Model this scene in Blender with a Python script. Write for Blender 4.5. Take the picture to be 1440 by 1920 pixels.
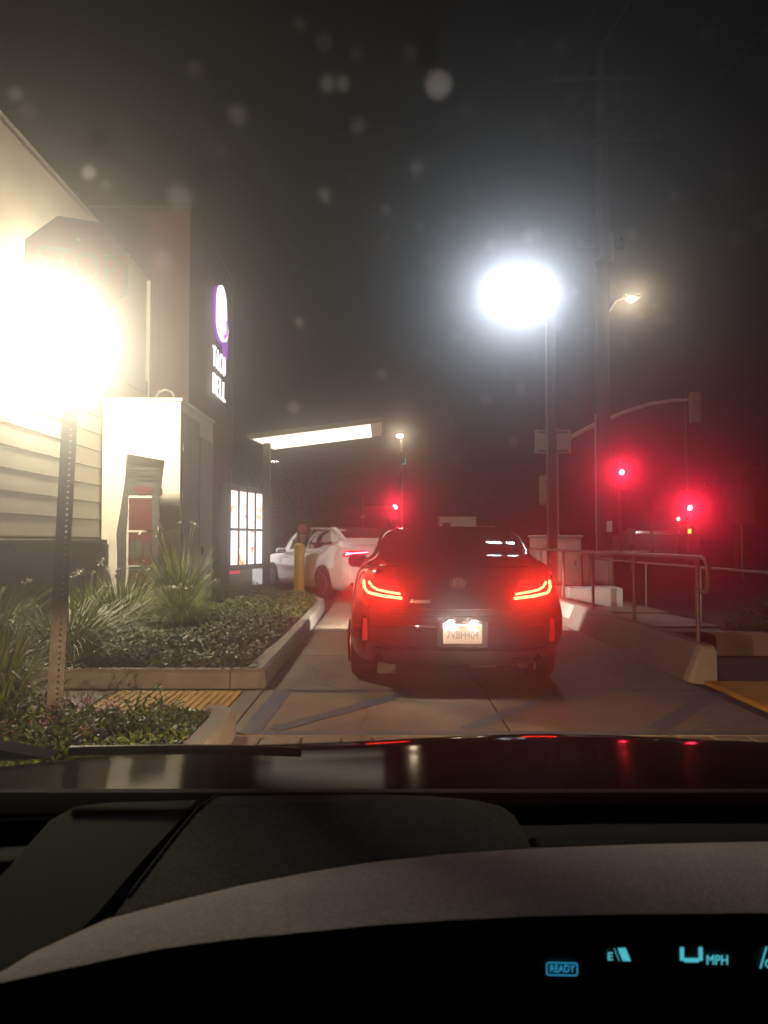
import bpy, bmesh, math, random
from math import sin, cos, pi, radians, sqrt
from mathutils import Vector, Matrix
from mathutils.bvhtree import BVHTree
random.seed(7)
R = radians
for o in list(bpy.data.objects): bpy.data.objects.remove(o)
sc = bpy.context.scene
col = sc.collection

# ------------------------------------------------------------------ camera, sky, exposure
cd = bpy.data.cameras.new('camera'); cam = bpy.data.objects.new('camera', cd); col.objects.link(cam)
cam.location = (0, 0, 1.23); cam.rotation_euler = (R(90 + 2.172), 0, 0)
cd.sensor_fit = 'VERTICAL'; cd.sensor_height = 24; cd.lens = 18.125
cd.clip_start = .02; cd.clip_end = 900
cd.dof.use_dof = True; cd.dof.focus_distance = 8.0; cd.dof.aperture_fstop = 8.5
sc.camera = cam
w = bpy.data.worlds.new('World'); sc.world = w; w.use_nodes = True
wn = w.node_tree.nodes; sky = wn.new('ShaderNodeTexSky'); sky.sky_type = 'NISHITA'; sky.sun_disc = False
sky.sun_elevation = R(-4); sky.sun_rotation = R(200)
w.node_tree.links.new(sky.outputs[0], wn['Background'].inputs[0]); wn['Background'].inputs[1].default_value = .05
sc.view_settings.view_transform = 'Standard'; sc.view_settings.look = 'None'
sc.view_settings.exposure = 0; sc.view_settings.gamma = 1; sc.view_settings.use_curve_mapping = False
cy = sc.cycles
cy.max_bounces = 6; cy.diffuse_bounces = 2; cy.glossy_bounces = 3; cy.transmission_bounces = 4
cy.transparent_max_bounces = 24; cy.volume_bounces = 0; cy.sample_clamp_indirect = 6
cy.caustics_reflective = False; cy.caustics_refractive = False; cy.use_denoising = True
cy.use_light_tree = True

# ------------------------------------------------------------------ materials
MATS = {}
def mat(name, c, rough=.7, metal=0., var=0., vs=6., bump=0., bs=60., coat=0., c2=None, spec=.5, fine=0.):
    if name in MATS: return MATS[name]
    m = bpy.data.materials.new(name); m.use_nodes = True; N = m.node_tree.nodes; L = m.node_tree.links
    b = N['Principled BSDF']
    b.inputs['Base Color'].default_value = (*c, 1); b.inputs['Roughness'].default_value = rough
    b.inputs['Metallic'].default_value = metal; b.inputs['Coat Weight'].default_value = coat
    b.inputs['Coat Roughness'].default_value = .03; b.inputs['Specular IOR Level'].default_value = spec
    tc = N.new('ShaderNodeTexCoord')
    if var or c2:
        n = N.new('ShaderNodeTexNoise'); n.inputs['Scale'].default_value = vs; n.inputs['Detail'].default_value = 7
        n.inputs['Roughness'].default_value = .62
        L.new(tc.outputs['Object'], n.inputs['Vector'])
        r = N.new('ShaderNodeValToRGB'); L.new(n.outputs['Fac'], r.inputs['Fac'])
        lo = c2 if c2 else tuple(x * (1 - var) for x in c); hi = c if c2 else tuple(min(1, x * (1 + var)) for x in c)
        r.color_ramp.elements[0].position = .32; r.color_ramp.elements[0].color = (*lo, 1)
        r.color_ramp.elements[1].position = .68; r.color_ramp.elements[1].color = (*hi, 1)
        out = r.outputs['Color']
        if fine:
            n2 = N.new('ShaderNodeTexNoise'); n2.inputs['Scale'].default_value = vs * 22; n2.inputs['Detail'].default_value = 4
            L.new(tc.outputs['Object'], n2.inputs['Vector'])
            mr = N.new('ShaderNodeMapRange'); mr.inputs[1].default_value = .3; mr.inputs[2].default_value = .7
            mr.inputs[3].default_value = 1 - fine; mr.inputs[4].default_value = 1 + fine
            L.new(n2.outputs['Fac'], mr.inputs[0])
            mx = N.new('ShaderNodeVectorMath'); mx.operation = 'MULTIPLY'
            L.new(out, mx.inputs[0]); L.new(mr.outputs[0], mx.inputs[1]); out = mx.outputs[0]
        L.new(out, b.inputs['Base Color'])
        rr = N.new('ShaderNodeMapRange'); rr.inputs[3].default_value = max(0, rough - .1); rr.inputs[4].default_value = min(1, rough + .1)
        L.new(n.outputs['Fac'], rr.inputs[0]); L.new(rr.outputs[0], b.inputs['Roughness'])
    if bump:
        n = N.new('ShaderNodeTexNoise'); n.inputs['Scale'].default_value = bs; n.inputs['Detail'].default_value = 5
        L.new(tc.outputs['Object'], n.inputs['Vector'])
        bp = N.new('ShaderNodeBump'); bp.inputs['Strength'].default_value = bump; bp.inputs['Distance'].default_value = .01
        L.new(n.outputs['Fac'], bp.inputs['Height']); L.new(bp.outputs[0], b.inputs['Normal'])
    MATS[name] = m
    return m
def emit(name, c, s):
    if name in MATS: return MATS[name]
    m = bpy.data.materials.new(name); m.use_nodes = True; N = m.node_tree.nodes
    N.remove(N['Principled BSDF']); e = N.new('ShaderNodeEmission')
    e.inputs[0].default_value = (*c, 1); e.inputs[1].default_value = s
    m.node_tree.links.new(e.outputs[0], N['Material Output'].inputs[0])
    MATS[name] = m
    return m
def glass_dark(name, c=(.02, .02, .02), alpha=.82):
    """tinted car glass: glossy dark pane that lets a little light through"""
    if name in MATS: return MATS[name]
    m = bpy.data.materials.new(name); m.use_nodes = True; b = m.node_tree.nodes['Principled BSDF']
    b.inputs['Base Color'].default_value = (*c, 1); b.inputs['Roughness'].default_value = .04
    b.inputs['Alpha'].default_value = alpha
    MATS[name] = m
    return m

# ------------------------------------------------------------------ mesh helpers
class MB:
    def __init__(s): s.v = []; s.f = []; s.sm = False
    def quad(s, a, b, c, d):
        k = len(s.v); s.v += [tuple(a), tuple(b), tuple(c), tuple(d)]; s.f.append((k, k + 1, k + 2, k + 3))
    def poly(s, pts):
        k = len(s.v); s.v += [tuple(p) for p in pts]; s.f.append(tuple(range(k, k + len(pts))))
    def box(s, x0, x1, y0, y1, z0, z1, bev=0.):
        if bev <= 0:
            k = len(s.v); s.v += [(x, y, z) for z in (z0, z1) for y in (y0, y1) for x in (x0, x1)]
            for q in ((0, 2, 3, 1), (4, 5, 7, 6), (0, 1, 5, 4), (2, 6, 7, 3), (0, 4, 6, 2), (1, 3, 7, 5)): s.f.append(tuple(k + i for i in q))
            return s
        b = min(bev, (x1 - x0) / 2.01, (y1 - y0) / 2.01, (z1 - z0) / 2.01)
        rings = []
        for z, i in ((z0, b), (z0 + b, 0), (z1 - b, 0), (z1, b)):
            X0, X1, Y0, Y1 = x0 + i, x1 - i, y0 + i, y1 - i
            e = b * .7 if not i else b * .5
            rings.append([(X0 + e, Y0, z), (X1 - e, Y0, z), (X1, Y0 + e, z), (X1, Y1 - e, z), (X1 - e, Y1, z), (X0 + e, Y1, z), (X0, Y1 - e, z), (X0, Y0 + e, z)])
        s.loft(rings, caps=True)
        return s
    def obox(s, c, ax, ay, az):
        """box from centre and three half-axis vectors"""
        c, ax, ay, az = Vector(c), Vector(ax), Vector(ay), Vector(az); k = len(s.v)
        s.v += [tuple(c + i * ax + j * ay + l * az) for l in (-1, 1) for j in (-1, 1) for i in (-1, 1)]
        for q in ((0, 2, 3, 1), (4, 5, 7, 6), (0, 1, 5, 4), (2, 6, 7, 3), (0, 4, 6, 2), (1, 3, 7, 5)): s.f.append(tuple(k + i for i in q))
        return s
    def loft(s, rings, caps=False, close=True):
        k = len(s.v); n = len(rings[0])
        for r in rings: s.v += [tuple(p) for p in r]
        for i in range(len(rings) - 1):
            for j in range(n if close else n - 1):
                a = k + i * n + j; b = k + i * n + (j + 1) % n
                s.f.append((a, b, b + n, a + n))
        if caps:
            s.f.append(tuple(k + j for j in reversed(range(n)))); s.f.append(tuple(k + (len(rings) - 1) * n + j for j in range(n)))
        return s
    def tube(s, pts, r, n=8, caps=True):
        pts = [Vector(p) for p in pts]; rings = []
        rr = r if isinstance(r, (list, tuple)) else [r] * len(pts)
        u = None
        for i, p in enumerate(pts):
            t = (pts[min(i + 1, len(pts) - 1)] - pts[max(i - 1, 0)]).normalized()
            if u is None:
                u = t.cross(Vector((0, 0, 1)));
                if u.length < .1: u = t.cross(Vector((0, 1, 0)))
            u = (u - t * u.dot(t)).normalized(); v = t.cross(u)
            rings.append([p + rr[i] * (cos(2 * pi * j / n) * u + sin(2 * pi * j / n) * v) for j in range(n)])
        s.loft(rings, caps); s.sm = True
        return s
    def prism(s, pts, d):
        """extrude polygon pts by vector d"""
        d = Vector(d); a = [Vector(p) for p in pts]; s.loft([a, [p + d for p in a]], True)
        return s
    def lathe(s, prof, c, axis='z', n=20):
        rings = []
        for (r, h) in prof:
            ring = []
            for j in range(n):
                a = 2 * pi * j / n; x, y = r * cos(a), r * sin(a)
                ring.append((c[0] + x, c[1] + y, c[2] + h) if axis == 'z' else ((c[0] + x, c[1] + h, c[2] + y) if axis == 'y' else (c[0] + h, c[1] + x, c[2] + y)))
            rings.append(ring)
        s.loft(rings, True); s.sm = True
        return s
    def build(s, name, m, parent=None, smooth=None):
        me = bpy.data.meshes.new(name); me.from_pydata(s.v, [], s.f); me.update()
        if len(s.f) < 9000:
            b = bmesh.new(); b.from_mesh(me); bmesh.ops.recalc_face_normals(b, faces=b.faces); b.to_mesh(me); b.free()
        if smooth if smooth is not None else s.sm:
            me.polygons.foreach_set('use_smooth', [True] * len(me.polygons))
            try: me.set_sharp_from_angle(angle=R(42))
            except Exception: pass
        if m: me.materials.append(m)
        o = bpy.data.objects.new(name, me); col.objects.link(o); o.parent = parent
        return o
def thing(name, label, cat, loc=(0, 0, 0), rz=0, group=None):
    o = bpy.data.objects.new(name, None); col.objects.link(o); o.location = loc; o.rotation_euler = (0, 0, rz)
    o.empty_display_size = .2
    return tag(o, label, cat, group)
def tag(o, label, cat=None, group=None, kind=None):
    o['label'] = label
    if cat: o['category'] = cat
    if group: o['group'] = group
    if kind: o['kind'] = kind
    return o
def struct(o, label):
    o['kind'] = 'structure'; o['label'] = label
    return o
def text(name, body, size, m, parent, mw, ext=.002, off=0., width=None):
    c = bpy.data.curves.new(name, 'FONT'); c.body = body; c.size = size; c.extrude = ext; c.offset = off
    c.align_x = 'CENTER'; c.align_y = 'CENTER'; c.resolution_u = 4
    t = bpy.data.objects.new(name, c); me = bpy.data.meshes.new_from_object(t)
    bpy.data.objects.remove(t)
    if width:
        xs = [v.co.x for v in me.vertices]; k = width / (max(xs) - min(xs))
        for v in me.vertices: v.co.x *= k
    me.name = name; me.materials.clear(); me.materials.append(m)
    o = bpy.data.objects.new(name, me); col.objects.link(o); o.parent = parent; o.matrix_local = mw
    return o
def frame(o, x, y):
    x = Vector(x).normalized(); y = Vector(y).normalized(); z = x.cross(y)
    return Matrix(((x[0], y[0], z[0], o[0]), (x[1], y[1], z[1], o[1]), (x[2], y[2], z[2], o[2]), (0, 0, 0, 1)))
def lamp(name, kind, loc, c, power, parent, radius=.05, aim=None, cone=None, blend=.3):
    d = bpy.data.lights.new(name, kind); d.color = c; d.energy = power; d.shadow_soft_size = radius
    if kind == 'SPOT': d.spot_size = R(cone); d.spot_blend = blend
    o = bpy.data.objects.new(name, d); col.objects.link(o); o.parent = parent; o.location = loc
    if aim is not None: o.rotation_euler = Vector(aim).to_track_quat('-Z', 'Y').to_euler()
    return o

# ------------------------------------------------------------------ shared materials
M_asph = mat('asphalt', (.045, .043, .042), .85, var=.35, vs=1.3, bump=.5, bs=220, fine=.3)
M_conc = mat('lane_concrete', (.23, .19, .145), .8, var=.28, vs=1.1, bump=.3, bs=120, fine=.18)
def concrete_wear(m):
    N = m.node_tree.nodes; L = m.node_tree.links; b = N['Principled BSDF']; src = b.inputs['Base Color'].links[0].from_socket
    tc = N.new('ShaderNodeTexCoord'); v = N.new('ShaderNodeTexVoronoi'); v.feature = 'DISTANCE_TO_EDGE'; v.inputs['Scale'].default_value = .55
    nz = N.new('ShaderNodeTexNoise'); nz.inputs['Scale'].default_value = 3; nz.inputs['Detail'].default_value = 6
    ad = N.new('ShaderNodeMixRGB'); ad.inputs[0].default_value = .12; L.new(tc.outputs['Object'], nz.inputs[0]); L.new(tc.outputs['Object'], ad.inputs[1]); L.new(nz.outputs['Color'], ad.inputs[2]); L.new(ad.outputs[0], v.inputs['Vector'])
    mr = N.new('ShaderNodeMapRange'); mr.inputs[1].default_value = .0015; mr.inputs[2].default_value = .006; mr.inputs[3].default_value = .45; mr.inputs[4].default_value = 1; L.new(v.outputs['Distance'], mr.inputs[0])
    st = N.new('ShaderNodeTexNoise'); st.inputs['Scale'].default_value = 2.6; st.inputs['Detail'].default_value = 9; st.inputs['Roughness'].default_value = .75; L.new(tc.outputs['Object'], st.inputs[0])
    m2 = N.new('ShaderNodeMapRange'); m2.inputs[1].default_value = .54; m2.inputs[2].default_value = .7; m2.inputs[3].default_value = 1; m2.inputs[4].default_value = .45; L.new(st.outputs['Fac'], m2.inputs[0])
    x1 = N.new('ShaderNodeMath'); x1.operation = 'MULTIPLY'; L.new(mr.outputs[0], x1.inputs[0]); L.new(m2.outputs[0], x1.inputs[1])
    sx = N.new('ShaderNodeSeparateXYZ'); L.new(tc.outputs['Object'], sx.inputs[0])
    for xc, wd_, amt in ((.72, .35, .3), (-.1, .2, .16), (1.5, .2, .16)):
        a = N.new('ShaderNodeMath'); a.operation = 'SUBTRACT'; L.new(sx.outputs['X'], a.inputs[0]); a.inputs[1].default_value = xc
        c = N.new('ShaderNodeMath'); c.operation = 'ABSOLUTE'; L.new(a.outputs[0], c.inputs[0])
        d = N.new('ShaderNodeMapRange'); d.interpolation_type = 'SMOOTHSTEP'; d.inputs[1].default_value = 0; d.inputs[2].default_value = wd_; d.inputs[3].default_value = 1 - amt; d.inputs[4].default_value = 1; L.new(c.outputs[0], d.inputs[0])
        y = N.new('ShaderNodeMath'); y.operation = 'MULTIPLY'; L.new(x1.outputs[0], y.inputs[0]); L.new(d.outputs[0], y.inputs[1]); x1 = y
    sv = N.new('ShaderNodeVectorMath'); sv.operation = 'MULTIPLY'; L.new(src, sv.inputs[0]); L.new(x1.outputs[0], sv.inputs[1]); L.new(sv.outputs[0], b.inputs['Base Color'])
concrete_wear(M_conc)
M_kerb = mat('kerb_concrete', (.33, .3, .255), .85, var=.25, vs=3.2, bump=.4, bs=90, fine=.2)
M_wallc = mat('wall_concrete', (.3, .28, .25), .85, c2=(.17, .155, .14), vs=1.7, bump=.4, bs=70, fine=.15)
M_soil = mat('soil', (.045, .032, .022), .95, var=.5, vs=9, bump=1, bs=60)
M_yel = mat('tactile_yellow', (.5, .27, .03), .7, var=.25, vs=5, fine=.2)
M_blue = mat('blue_road_paint', (.045, .085, .19), .75, c2=(.13, .13, .14), vs=3.5, fine=.35)
M_steel = mat('galvanised_steel', (.3, .29, .28), .5, metal=.7, var=.25, vs=12)
M_darkm = mat('dark_bronze_metal', (.035, .03, .027), .5, metal=.3, var=.3, vs=8)
M_blackp = mat('black_plastic', (.018, .018, .018), .55, var=.2, vs=20)
M_rail = mat('rail_paint', (.14, .125, .115), .5, metal=.3, var=.3, vs=10)
M_white = mat('white_paint', (.72, .7, .66), .6, var=.06, vs=4)
M_box = mat('cabinet_beige', (.38, .36, .31), .6, var=.12, vs=3)
M_wood = mat('pole_wood', (.022, .016, .013), .9, var=.4, vs=5, bump=.5, bs=30)
M_leafA = mat('leaf_dark', (.055, .09, .014), .55, var=.5, vs=3)
M_leafB = mat('leaf_mid', (.15, .2, .022), .5, var=.5, vs=3)
M_grass = mat('blade_green', (.19, .24, .024), .5, var=.5, vs=2.2)
M_dead = mat('leaf_dead', (.16, .1, .045), .8, var=.4, vs=5)
M_petal = mat('white_petal', (.6, .57, .48), .7)
M_pink = mat('pink_petal', (.4, .12, .22), .7)

# ------------------------------------------------------------------ ground, lane, walks
g = MB(); g.quad((-300, -120, -.03), (300, -120, -.03), (300, 500, -.03), (-300, 500, -.03))
struct(g.build('ground', M_asph), 'dark asphalt ground reaching the street')
lane = bpy.data.objects.new('lane', None); col.objects.link(lane); struct(lane, 'concrete drive-through lane with worn blue hatching')
ys = [-3.0, 1.4, 4.66]
def slab(x0, x1, y0, y1, name='concrete_slab', m=M_conc, par=None, z=0.):
    return MB().box(x0 + .005, x1 - .005, y0 + .005, y1 - .005, z - .12, z, .006).build(name, m, par if par else lane)
for x0, x1 in ((-1.0, .82), (.82, 2.66)):
    for y0, y1 in ((-3, 1.2), (1.2, 4.64), (4.95, 8.4), (8.4, 11.6), (11.6, 14.8), (14.8, 18), (18, 21.2)):
        slab(x0, x1, y0, y1)
for i in range(3): slab(-6.5 + i * 1.83, -4.67 + i * 1.83, 18.8 + .6, 24, par=lane)
x = -1.0
while x < 2.6:                                                      # a row of pavers across the lane
    wd = random.uniform(.19, .3); MB().box(x + .006, min(x + wd, 2.66) - .006, 4.652, 4.938, -.1, random.uniform(-.002, .004), .01).build('paver', M_conc, lane); x += wd
def stripe(a, b, wd, name='painted_line'):
    a, b = Vector((*a, .004)), Vector((*b, .004)); d = (b - a).normalized(); n = Vector((-d.y, d.x, 0)) * wd / 2
    k = 14; L = []; Rr = []
    for i in range(k + 1):
        p = a.lerp(b, i / k); L.append(p + n * random.uniform(.86, 1.05)); Rr.append(p - n * random.uniform(.86, 1.05))
    m = MB()
    for i in range(k): m.quad(L[i], Rr[i], Rr[i + 1], L[i + 1])
    return m.build(name, M_blue, lane)
stripe((-.86, 4.98), (-.83, 6.5), .15); stripe((-.78, 6.42), (2.6, 6.42), .1); stripe((-.78, 5.0), (2.6, 5.0), .1)
for i in range(3): stripe((-.72 + i * 1.25, 5.1), (.3 + i * 1.25 - .1, 6.33), .14)
# drain grate and seam stains on the lane are too faint to see; left walkway between the two planters
wk = bpy.data.objects.new('walkway', None); col.objects.link(wk); struct(wk, 'concrete walkway crossing between the two planters')
slab(-6.0, -2.2, 5.22, 6.52, par=wk, z=.0); slab(-2.2, -1.0, 5.22, 5.6, par=wk); slab(-2.2, -1.0, 6.4, 6.52, par=wk); slab(-1.16, -1.0, 5.6, 6.4, par=wk)
def domes(x0, x1, y0, y1, name, label):
    t = thing(name, label, 'paving', ((x0 + x1) / 2, (y0 + y1) / 2, 0), group='yellow tactile paving')
    hx, hy = (x1 - x0) / 2, (y1 - y0) / 2
    k = max(1, round((x1 - x0) / .6))
    for i in range(k):
        xa = -hx + i * 2 * hx / k; MB().box(xa + .003, xa + 2 * hx / k - .003, -hy, hy, -.06, .004, .004).build('tile', M_yel, t)
    m = MB(); sp = .06
    y = -hy + .03
    while y < hy - .02:
        x = -hx + .03
        while x < hx - .02:
            m.lathe([(.013, .004), (.0125, .007), (.0085, .0105)], (x, y, 0), n=6); x += sp
        y += sp
    d = m.build('dome', M_yel, t); d['kind'] = 'stuff'
domes(-2.2, -1.16, 5.6, 6.4, 'tactile_paving', 'yellow domed tactile paving between the left planter kerbs')
domes(2.82, 4.6, 5.4, 6.86, 'tactile_paving', 'yellow domed tactile paving at the end of the low concrete wall')
# right side ramp walkway, behind the railing
rw = bpy.data.objects.new('walkway', None); col.objects.link(rw); struct(rw, 'pale concrete ramp behind the railing')
for i in range(6): slab(2.97, 4.55, 8.6 + i * 1.9, 10.5 + i * 1.9, par=rw, z=.06 + .02 * i)
slab(2.97, 6.5, 6.87, 8.35, par=rw, m=M_asph)

# ------------------------------------------------------------------ planters with kerbs
def kerb_seg(par, pts, wd=.16, h=.15, name='kerb'):
    """kerb swept along plan polyline pts; pts = outer edge, width to the left"""
    P = [Vector((*p, 0)) for p in pts]; rings = []
    for i, p in enumerate(P):
        t = (P[min(i + 1, len(P) - 1)] - P[max(i - 1, 0)]).normalized(); n = Vector((-t.y, t.x, 0))
        k = 1.0
        if 0 < i < len(P) - 1:
            t1 = (P[i] - P[i - 1]).normalized(); k = 1 / max(.5, Vector((-t1.y, t1.x, 0)).dot(n))
        o = lambda a, z: p + n * a * k + Vector((0, 0, z))
        rings.append([o(0, -.05), o(.012, h - .025), o(.035, h), o(wd - .02, h), o(wd, h - .015), o(wd, -.05)])
    return MB().loft(rings, caps=True).build(name, M_kerb, par)
pf = thing('planter', 'planter bed with green ground cover and concrete kerb beside the menu', 'planter', (-2.6, 10, 0))
pf.location = (0, 0, 0)
kerb_seg(pf, [(-6.0, 6.54), (-3.9, 6.54)]); kerb_seg(pf, [(-3.89, 6.54), (-1.3, 6.54)])
kerb_seg(pf, [(-1.29, 6.54), (-1.06, 6.55), (-1.0, 6.63), (-1.01, 9.0)]); kerb_seg(pf, [(-1.01, 9.012), (-1.03, 11.6)])
kerb_seg(pf, [(-1.03, 11.612), (-1.07, 14.1), (-1.12, 14.7), (-1.27, 15.1), (-1.52, 15.5), (-2.0, 16.0), (-2.6, 17.2), (-2.75, 18.6)])
s = MB(); s.poly([(-6, 6.7, .11), (-1.17, 6.7, .11), (-1.17, 14.1, .11), (-1.45, 15.1, .11), (-2.1, 16, .11), (-2.75, 17.2, .11), (-2.9, 18.7, .11), (-6, 18.7, .11)])
s.build('soil', M_soil, pf)
pn = thing('planter', 'near planter with pink flowers and a kerb nose at the stop sign', 'planter')
kerb_seg(pn, [(-1.13, 5.2), (-6.0, 5.2)][::-1] if False else [(-.93, 1.0), (-.93, 3.4)]); kerb_seg(pn, [(-.93, 3.412), (-.93, 4.85), (-.95, 5.05), (-1.02, 5.17), (-1.12, 5.2)])
kerb_seg(pn, [(-1.13, 5.2), (-3.5, 5.2)], wd=.1, h=.06); kerb_seg(pn, [(-3.51, 5.2), (-6.0, 5.2)], wd=.1, h=.06)
s = MB(); s.quad((-6, 1, .08), (-1.08, 1, .08), (-1.08, 5.1, .05), (-6, 5.1, .05)); s.build('soil', M_soil, pn)

def in_bed(x, y):
    if x < -4.5 or y < 6.72 or y > 18.5 or x > -1.2: return False
    if -4.6 < x < -3.25 and 12.45 < y < 14.9: return False
    if y > 14.1 and x > -1.2 - (y - 14.1) * .48: return False
    if x < -3.8 and y > 15: return False
    return True
def leaf(m, p, L, wd, az, el, roll=0.):
    d = Vector((cos(az) * cos(el), sin(az) * cos(el), sin(el))); sd = Vector((-sin(az), cos(az), 0)); up = d.cross(sd)
    sd = (sd * cos(roll) + up * sin(roll)) * wd / 2; p = Vector(p)
    k = len(m.v); m.v += [tuple(p), tuple(p + d * L * .5 + sd), tuple(p + d * L), tuple(p + d * L * .5 - sd)]; m.f.append((k, k + 1, k + 2, k + 3))
def cover(name, m_, par, n, xr, yr, inside, hfun, size, label=None):
    m = MB()
    for _ in range(n):
        x, y = random.uniform(*xr), random.uniform(*yr)
        if not inside(x, y): continue
        h = hfun(x, y)
        if h <= 0: continue
        z = .1 + h * random.random() ** .6
        L = random.uniform(*size)
        leaf(m, (x, y, z), L, L * random.uniform(.35, .6), random.uniform(0, 2 * pi), random.uniform(-.3, 1.0), random.uniform(-.8, .8))
    o = m.build(name, m_, par); o['kind'] = 'stuff'
    if label: o['label'] = label
    return o
def clumpy(x, y): return .5 + .5 * sin(x * 3.1 + 1.3 * sin(y * 2.3)) * cos(y * 2.7 + 1.1 * sin(x * 2.9))
def hbed(x, y):
    h = .02 + .17 * clumpy(x, y) ** 1.3
    if y > 12.5 and x > -3.2: h += .07 * clumpy(x * 1.7, y * 1.3)
    if y < 7.6 and x < -2.1: h *= .25
    return h
cover('ground_cover', M_leafA, pf, 42000, (-4.5, -1.2), (6.72, 18.5), in_bed, hbed, (.03, .07))
cover('ground_cover', M_leafB, pf, 30000, (-4.5, -1.2), (6.72, 18.5), in_bed, lambda x, y: hbed(x, y) * 1.12, (.025, .06))
cover('leaf_litter', M_dead, pf, 5000, (-4.5, -1.2), (6.72, 18.5), in_bed, lambda x, y: .07, (.03, .08))
def blossoms(name, m_, par, spots, n, r, size):
    m = MB()
    for (cx, cy_, cz) in spots:
        for _ in range(n):
            p = (cx + random.gauss(0, r), cy_ + random.gauss(0, r), cz + random.uniform(-.02, .03))
            a = random.uniform(0, pi)
            for q in range(3): leaf(m, p, random.uniform(*size), size[0] * .7, a + q * 2.1, random.uniform(0, .8))
    o = m.build(name, m_, par); o['kind'] = 'stuff'
    return o
sp = []
for _ in range(150):
    x, y = random.uniform(-3.0, -1.25), random.uniform(6.8, 13.5)
    if in_bed(x, y) and (random.random() < .5 or (y < 8.8)): sp.append((x, y, .13 + hbed(x, y)))
blossoms('blossom', M_petal, pf, sp, 4, .04, (.014, .026))
near_in = lambda x, y: y < 5.05 and x < -1.1 - .0 * y
cover('ground_cover', M_leafA, pn, 15000, (-3.4, -1.1), (2.6, 5.1), near_in, lambda x, y: (.03 + .16 * clumpy(x * 1.3, y)) * min(1, .3 + (-1.1 - x) * .9), (.025, .06))
cover('ground_cover', M_leafB, pn, 6000, (-3.4, -1.1), (2.6, 5.1), near_in, lambda x, y: (.03 + .17 * clumpy(x * 1.3, y)) * min(1, .3 + (-1.1 - x) * .9), (.025, .05))
blossoms('blossom', M_pink, pn, [(random.uniform(-2.6, -1.5), random.uniform(3.9, 4.9), random.uniform(.2, .3)) for _ in range(26)], 7, .03, (.016, .03))

def grass_clump(loc, h, n, spread, label, flowers=0, lean=(0, 0), m_=M_grass, name='grass_clump', wd=.0045, group='strappy clumps in the planters'):
    t = thing(name, label, 'plant', loc, group=group)
    m = MB()
    for _ in range(int(n * 2.2)):
        a = random.uniform(0, 2 * pi); r0 = random.random() ** .5 * spread * .25
        out = random.uniform(.15, 1.0) * spread; hh = h * random.uniform(.55, 1.0)
        b = Vector((r0 * cos(a), r0 * sin(a), 0)); dirv = Vector((cos(a + random.uniform(-.4, .4)), sin(a + random.uniform(-.4, .4)), 0))
        pr = None; k = 6; droop = random.uniform(.0, 1.05)
        side = Vector((-dirv.y, dirv.x, 0)); w0 = wd * random.uniform(.6, 1.2)
        for i in range(k + 1):
            f = i / k
            p = b + dirv * out * f ** 1.5 + Vector((lean[0] * f, lean[1] * f, hh * (f - droop * f ** 3 * .75)))
            ww = w0 * (1 - f ** 2.5) + .001
            c = len(m.v); m.v += [tuple(p - side * ww), tuple(p + side * ww)]
            if i: m.f.append((c - 2, c - 1, c + 1, c))
    bl = m.build('blade', m_, t); bl['kind'] = 'stuff'
    for _ in range(flowers):
        a = random.uniform(0, 2 * pi); q = Vector((cos(a), sin(a), 0)) * spread * random.uniform(.2, .8); hh = h * random.uniform(.8, 1.1)
        st = MB().tube([(q.x * .1, q.y * .1, 0), (q.x * .5, q.y * .5, hh * .6), (q.x, q.y, hh)], .004, 5).build('flower_stem', M_grass, t)
        fm = MB()
        for _ in range(16):
            leaf(fm, (q.x + random.gauss(0, .02), q.y + random.gauss(0, .02), hh + random.gauss(0, .012)), random.uniform(.03, .05), .018, random.uniform(0, 6.3), random.uniform(-.3, 1.2))
        fh = fm.build('flower_head', M_petal, st); fh['kind'] = 'stuff'
    return t
grass_clump((-2.95, 11.2, .1), 1.3, 300, .75, 'tall strappy grass clump in front of the closet side', 6)
grass_clump((-3.25, 9.6, .1), .85, 330, .7, 'low dense grass clump in front of the promo banner', 9)
grass_clump((-2.6, 10.1, .1), .6, 200, .55, 'small flowering clump right of the promo banner', 8)
grass_clump((-4.0, 10.6, .1), .75, 120, .5, 'sparse flowering clump at the dark wainscot corner', 7)
grass_clump((-3.0, 7.3, .1), .8, 330, .85, 'spreading yellow green clump behind the stop sign post', 2, lean=(.2, 0))
grass_clump((-3.75, 7.3, .1), .9, 320, .75, 'thick grass clump left of the stop sign post', 1)
grass_clump((-2.5, 4.95, .05), .85, 330, .5, 'nearest grass clump at the left edge beside the post', 0)
grass_clump((-3.0, 5.05, .05), .95, 300, .55, 'grass clump cut by the left edge of the picture', 0)
grass_clump((-2.9, 14.6, .1), .6, 120, .45, 'grass clump below the lit menu board', 0)
def sprig(loc, label):
    t = thing('sprig', label, 'plant', loc, group='leafy sprigs on the near planter edge')
    st = MB(); lf = MB()
    for k in range(6):
        a = random.uniform(0, 6.3); L = random.uniform(.12, .26); e = Vector((cos(a) * L * .8, sin(a) * L * .5, L * random.uniform(.5, 1)))
        st.tube([(0, 0, 0), e * .5 + Vector((0, 0, .02)), e], .003, 4)
        for i in range(9): leaf(lf, e * random.uniform(.3, 1), random.uniform(.025, .05), .02, random.uniform(0, 6.3), random.uniform(-.2, 1))
    st.build('stem', M_leafA, t); lf.build('foliage', M_leafB, t)
sprig((-1.95, 5.02, .1), 'leafy sprig nearest the stop sign post base'); sprig((-1.62, 5.05, .1), 'leafy sprig in the middle of the near planter edge'); sprig((-1.4, 5.0, .1), 'leafy sprig nearest the kerb nose')

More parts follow.
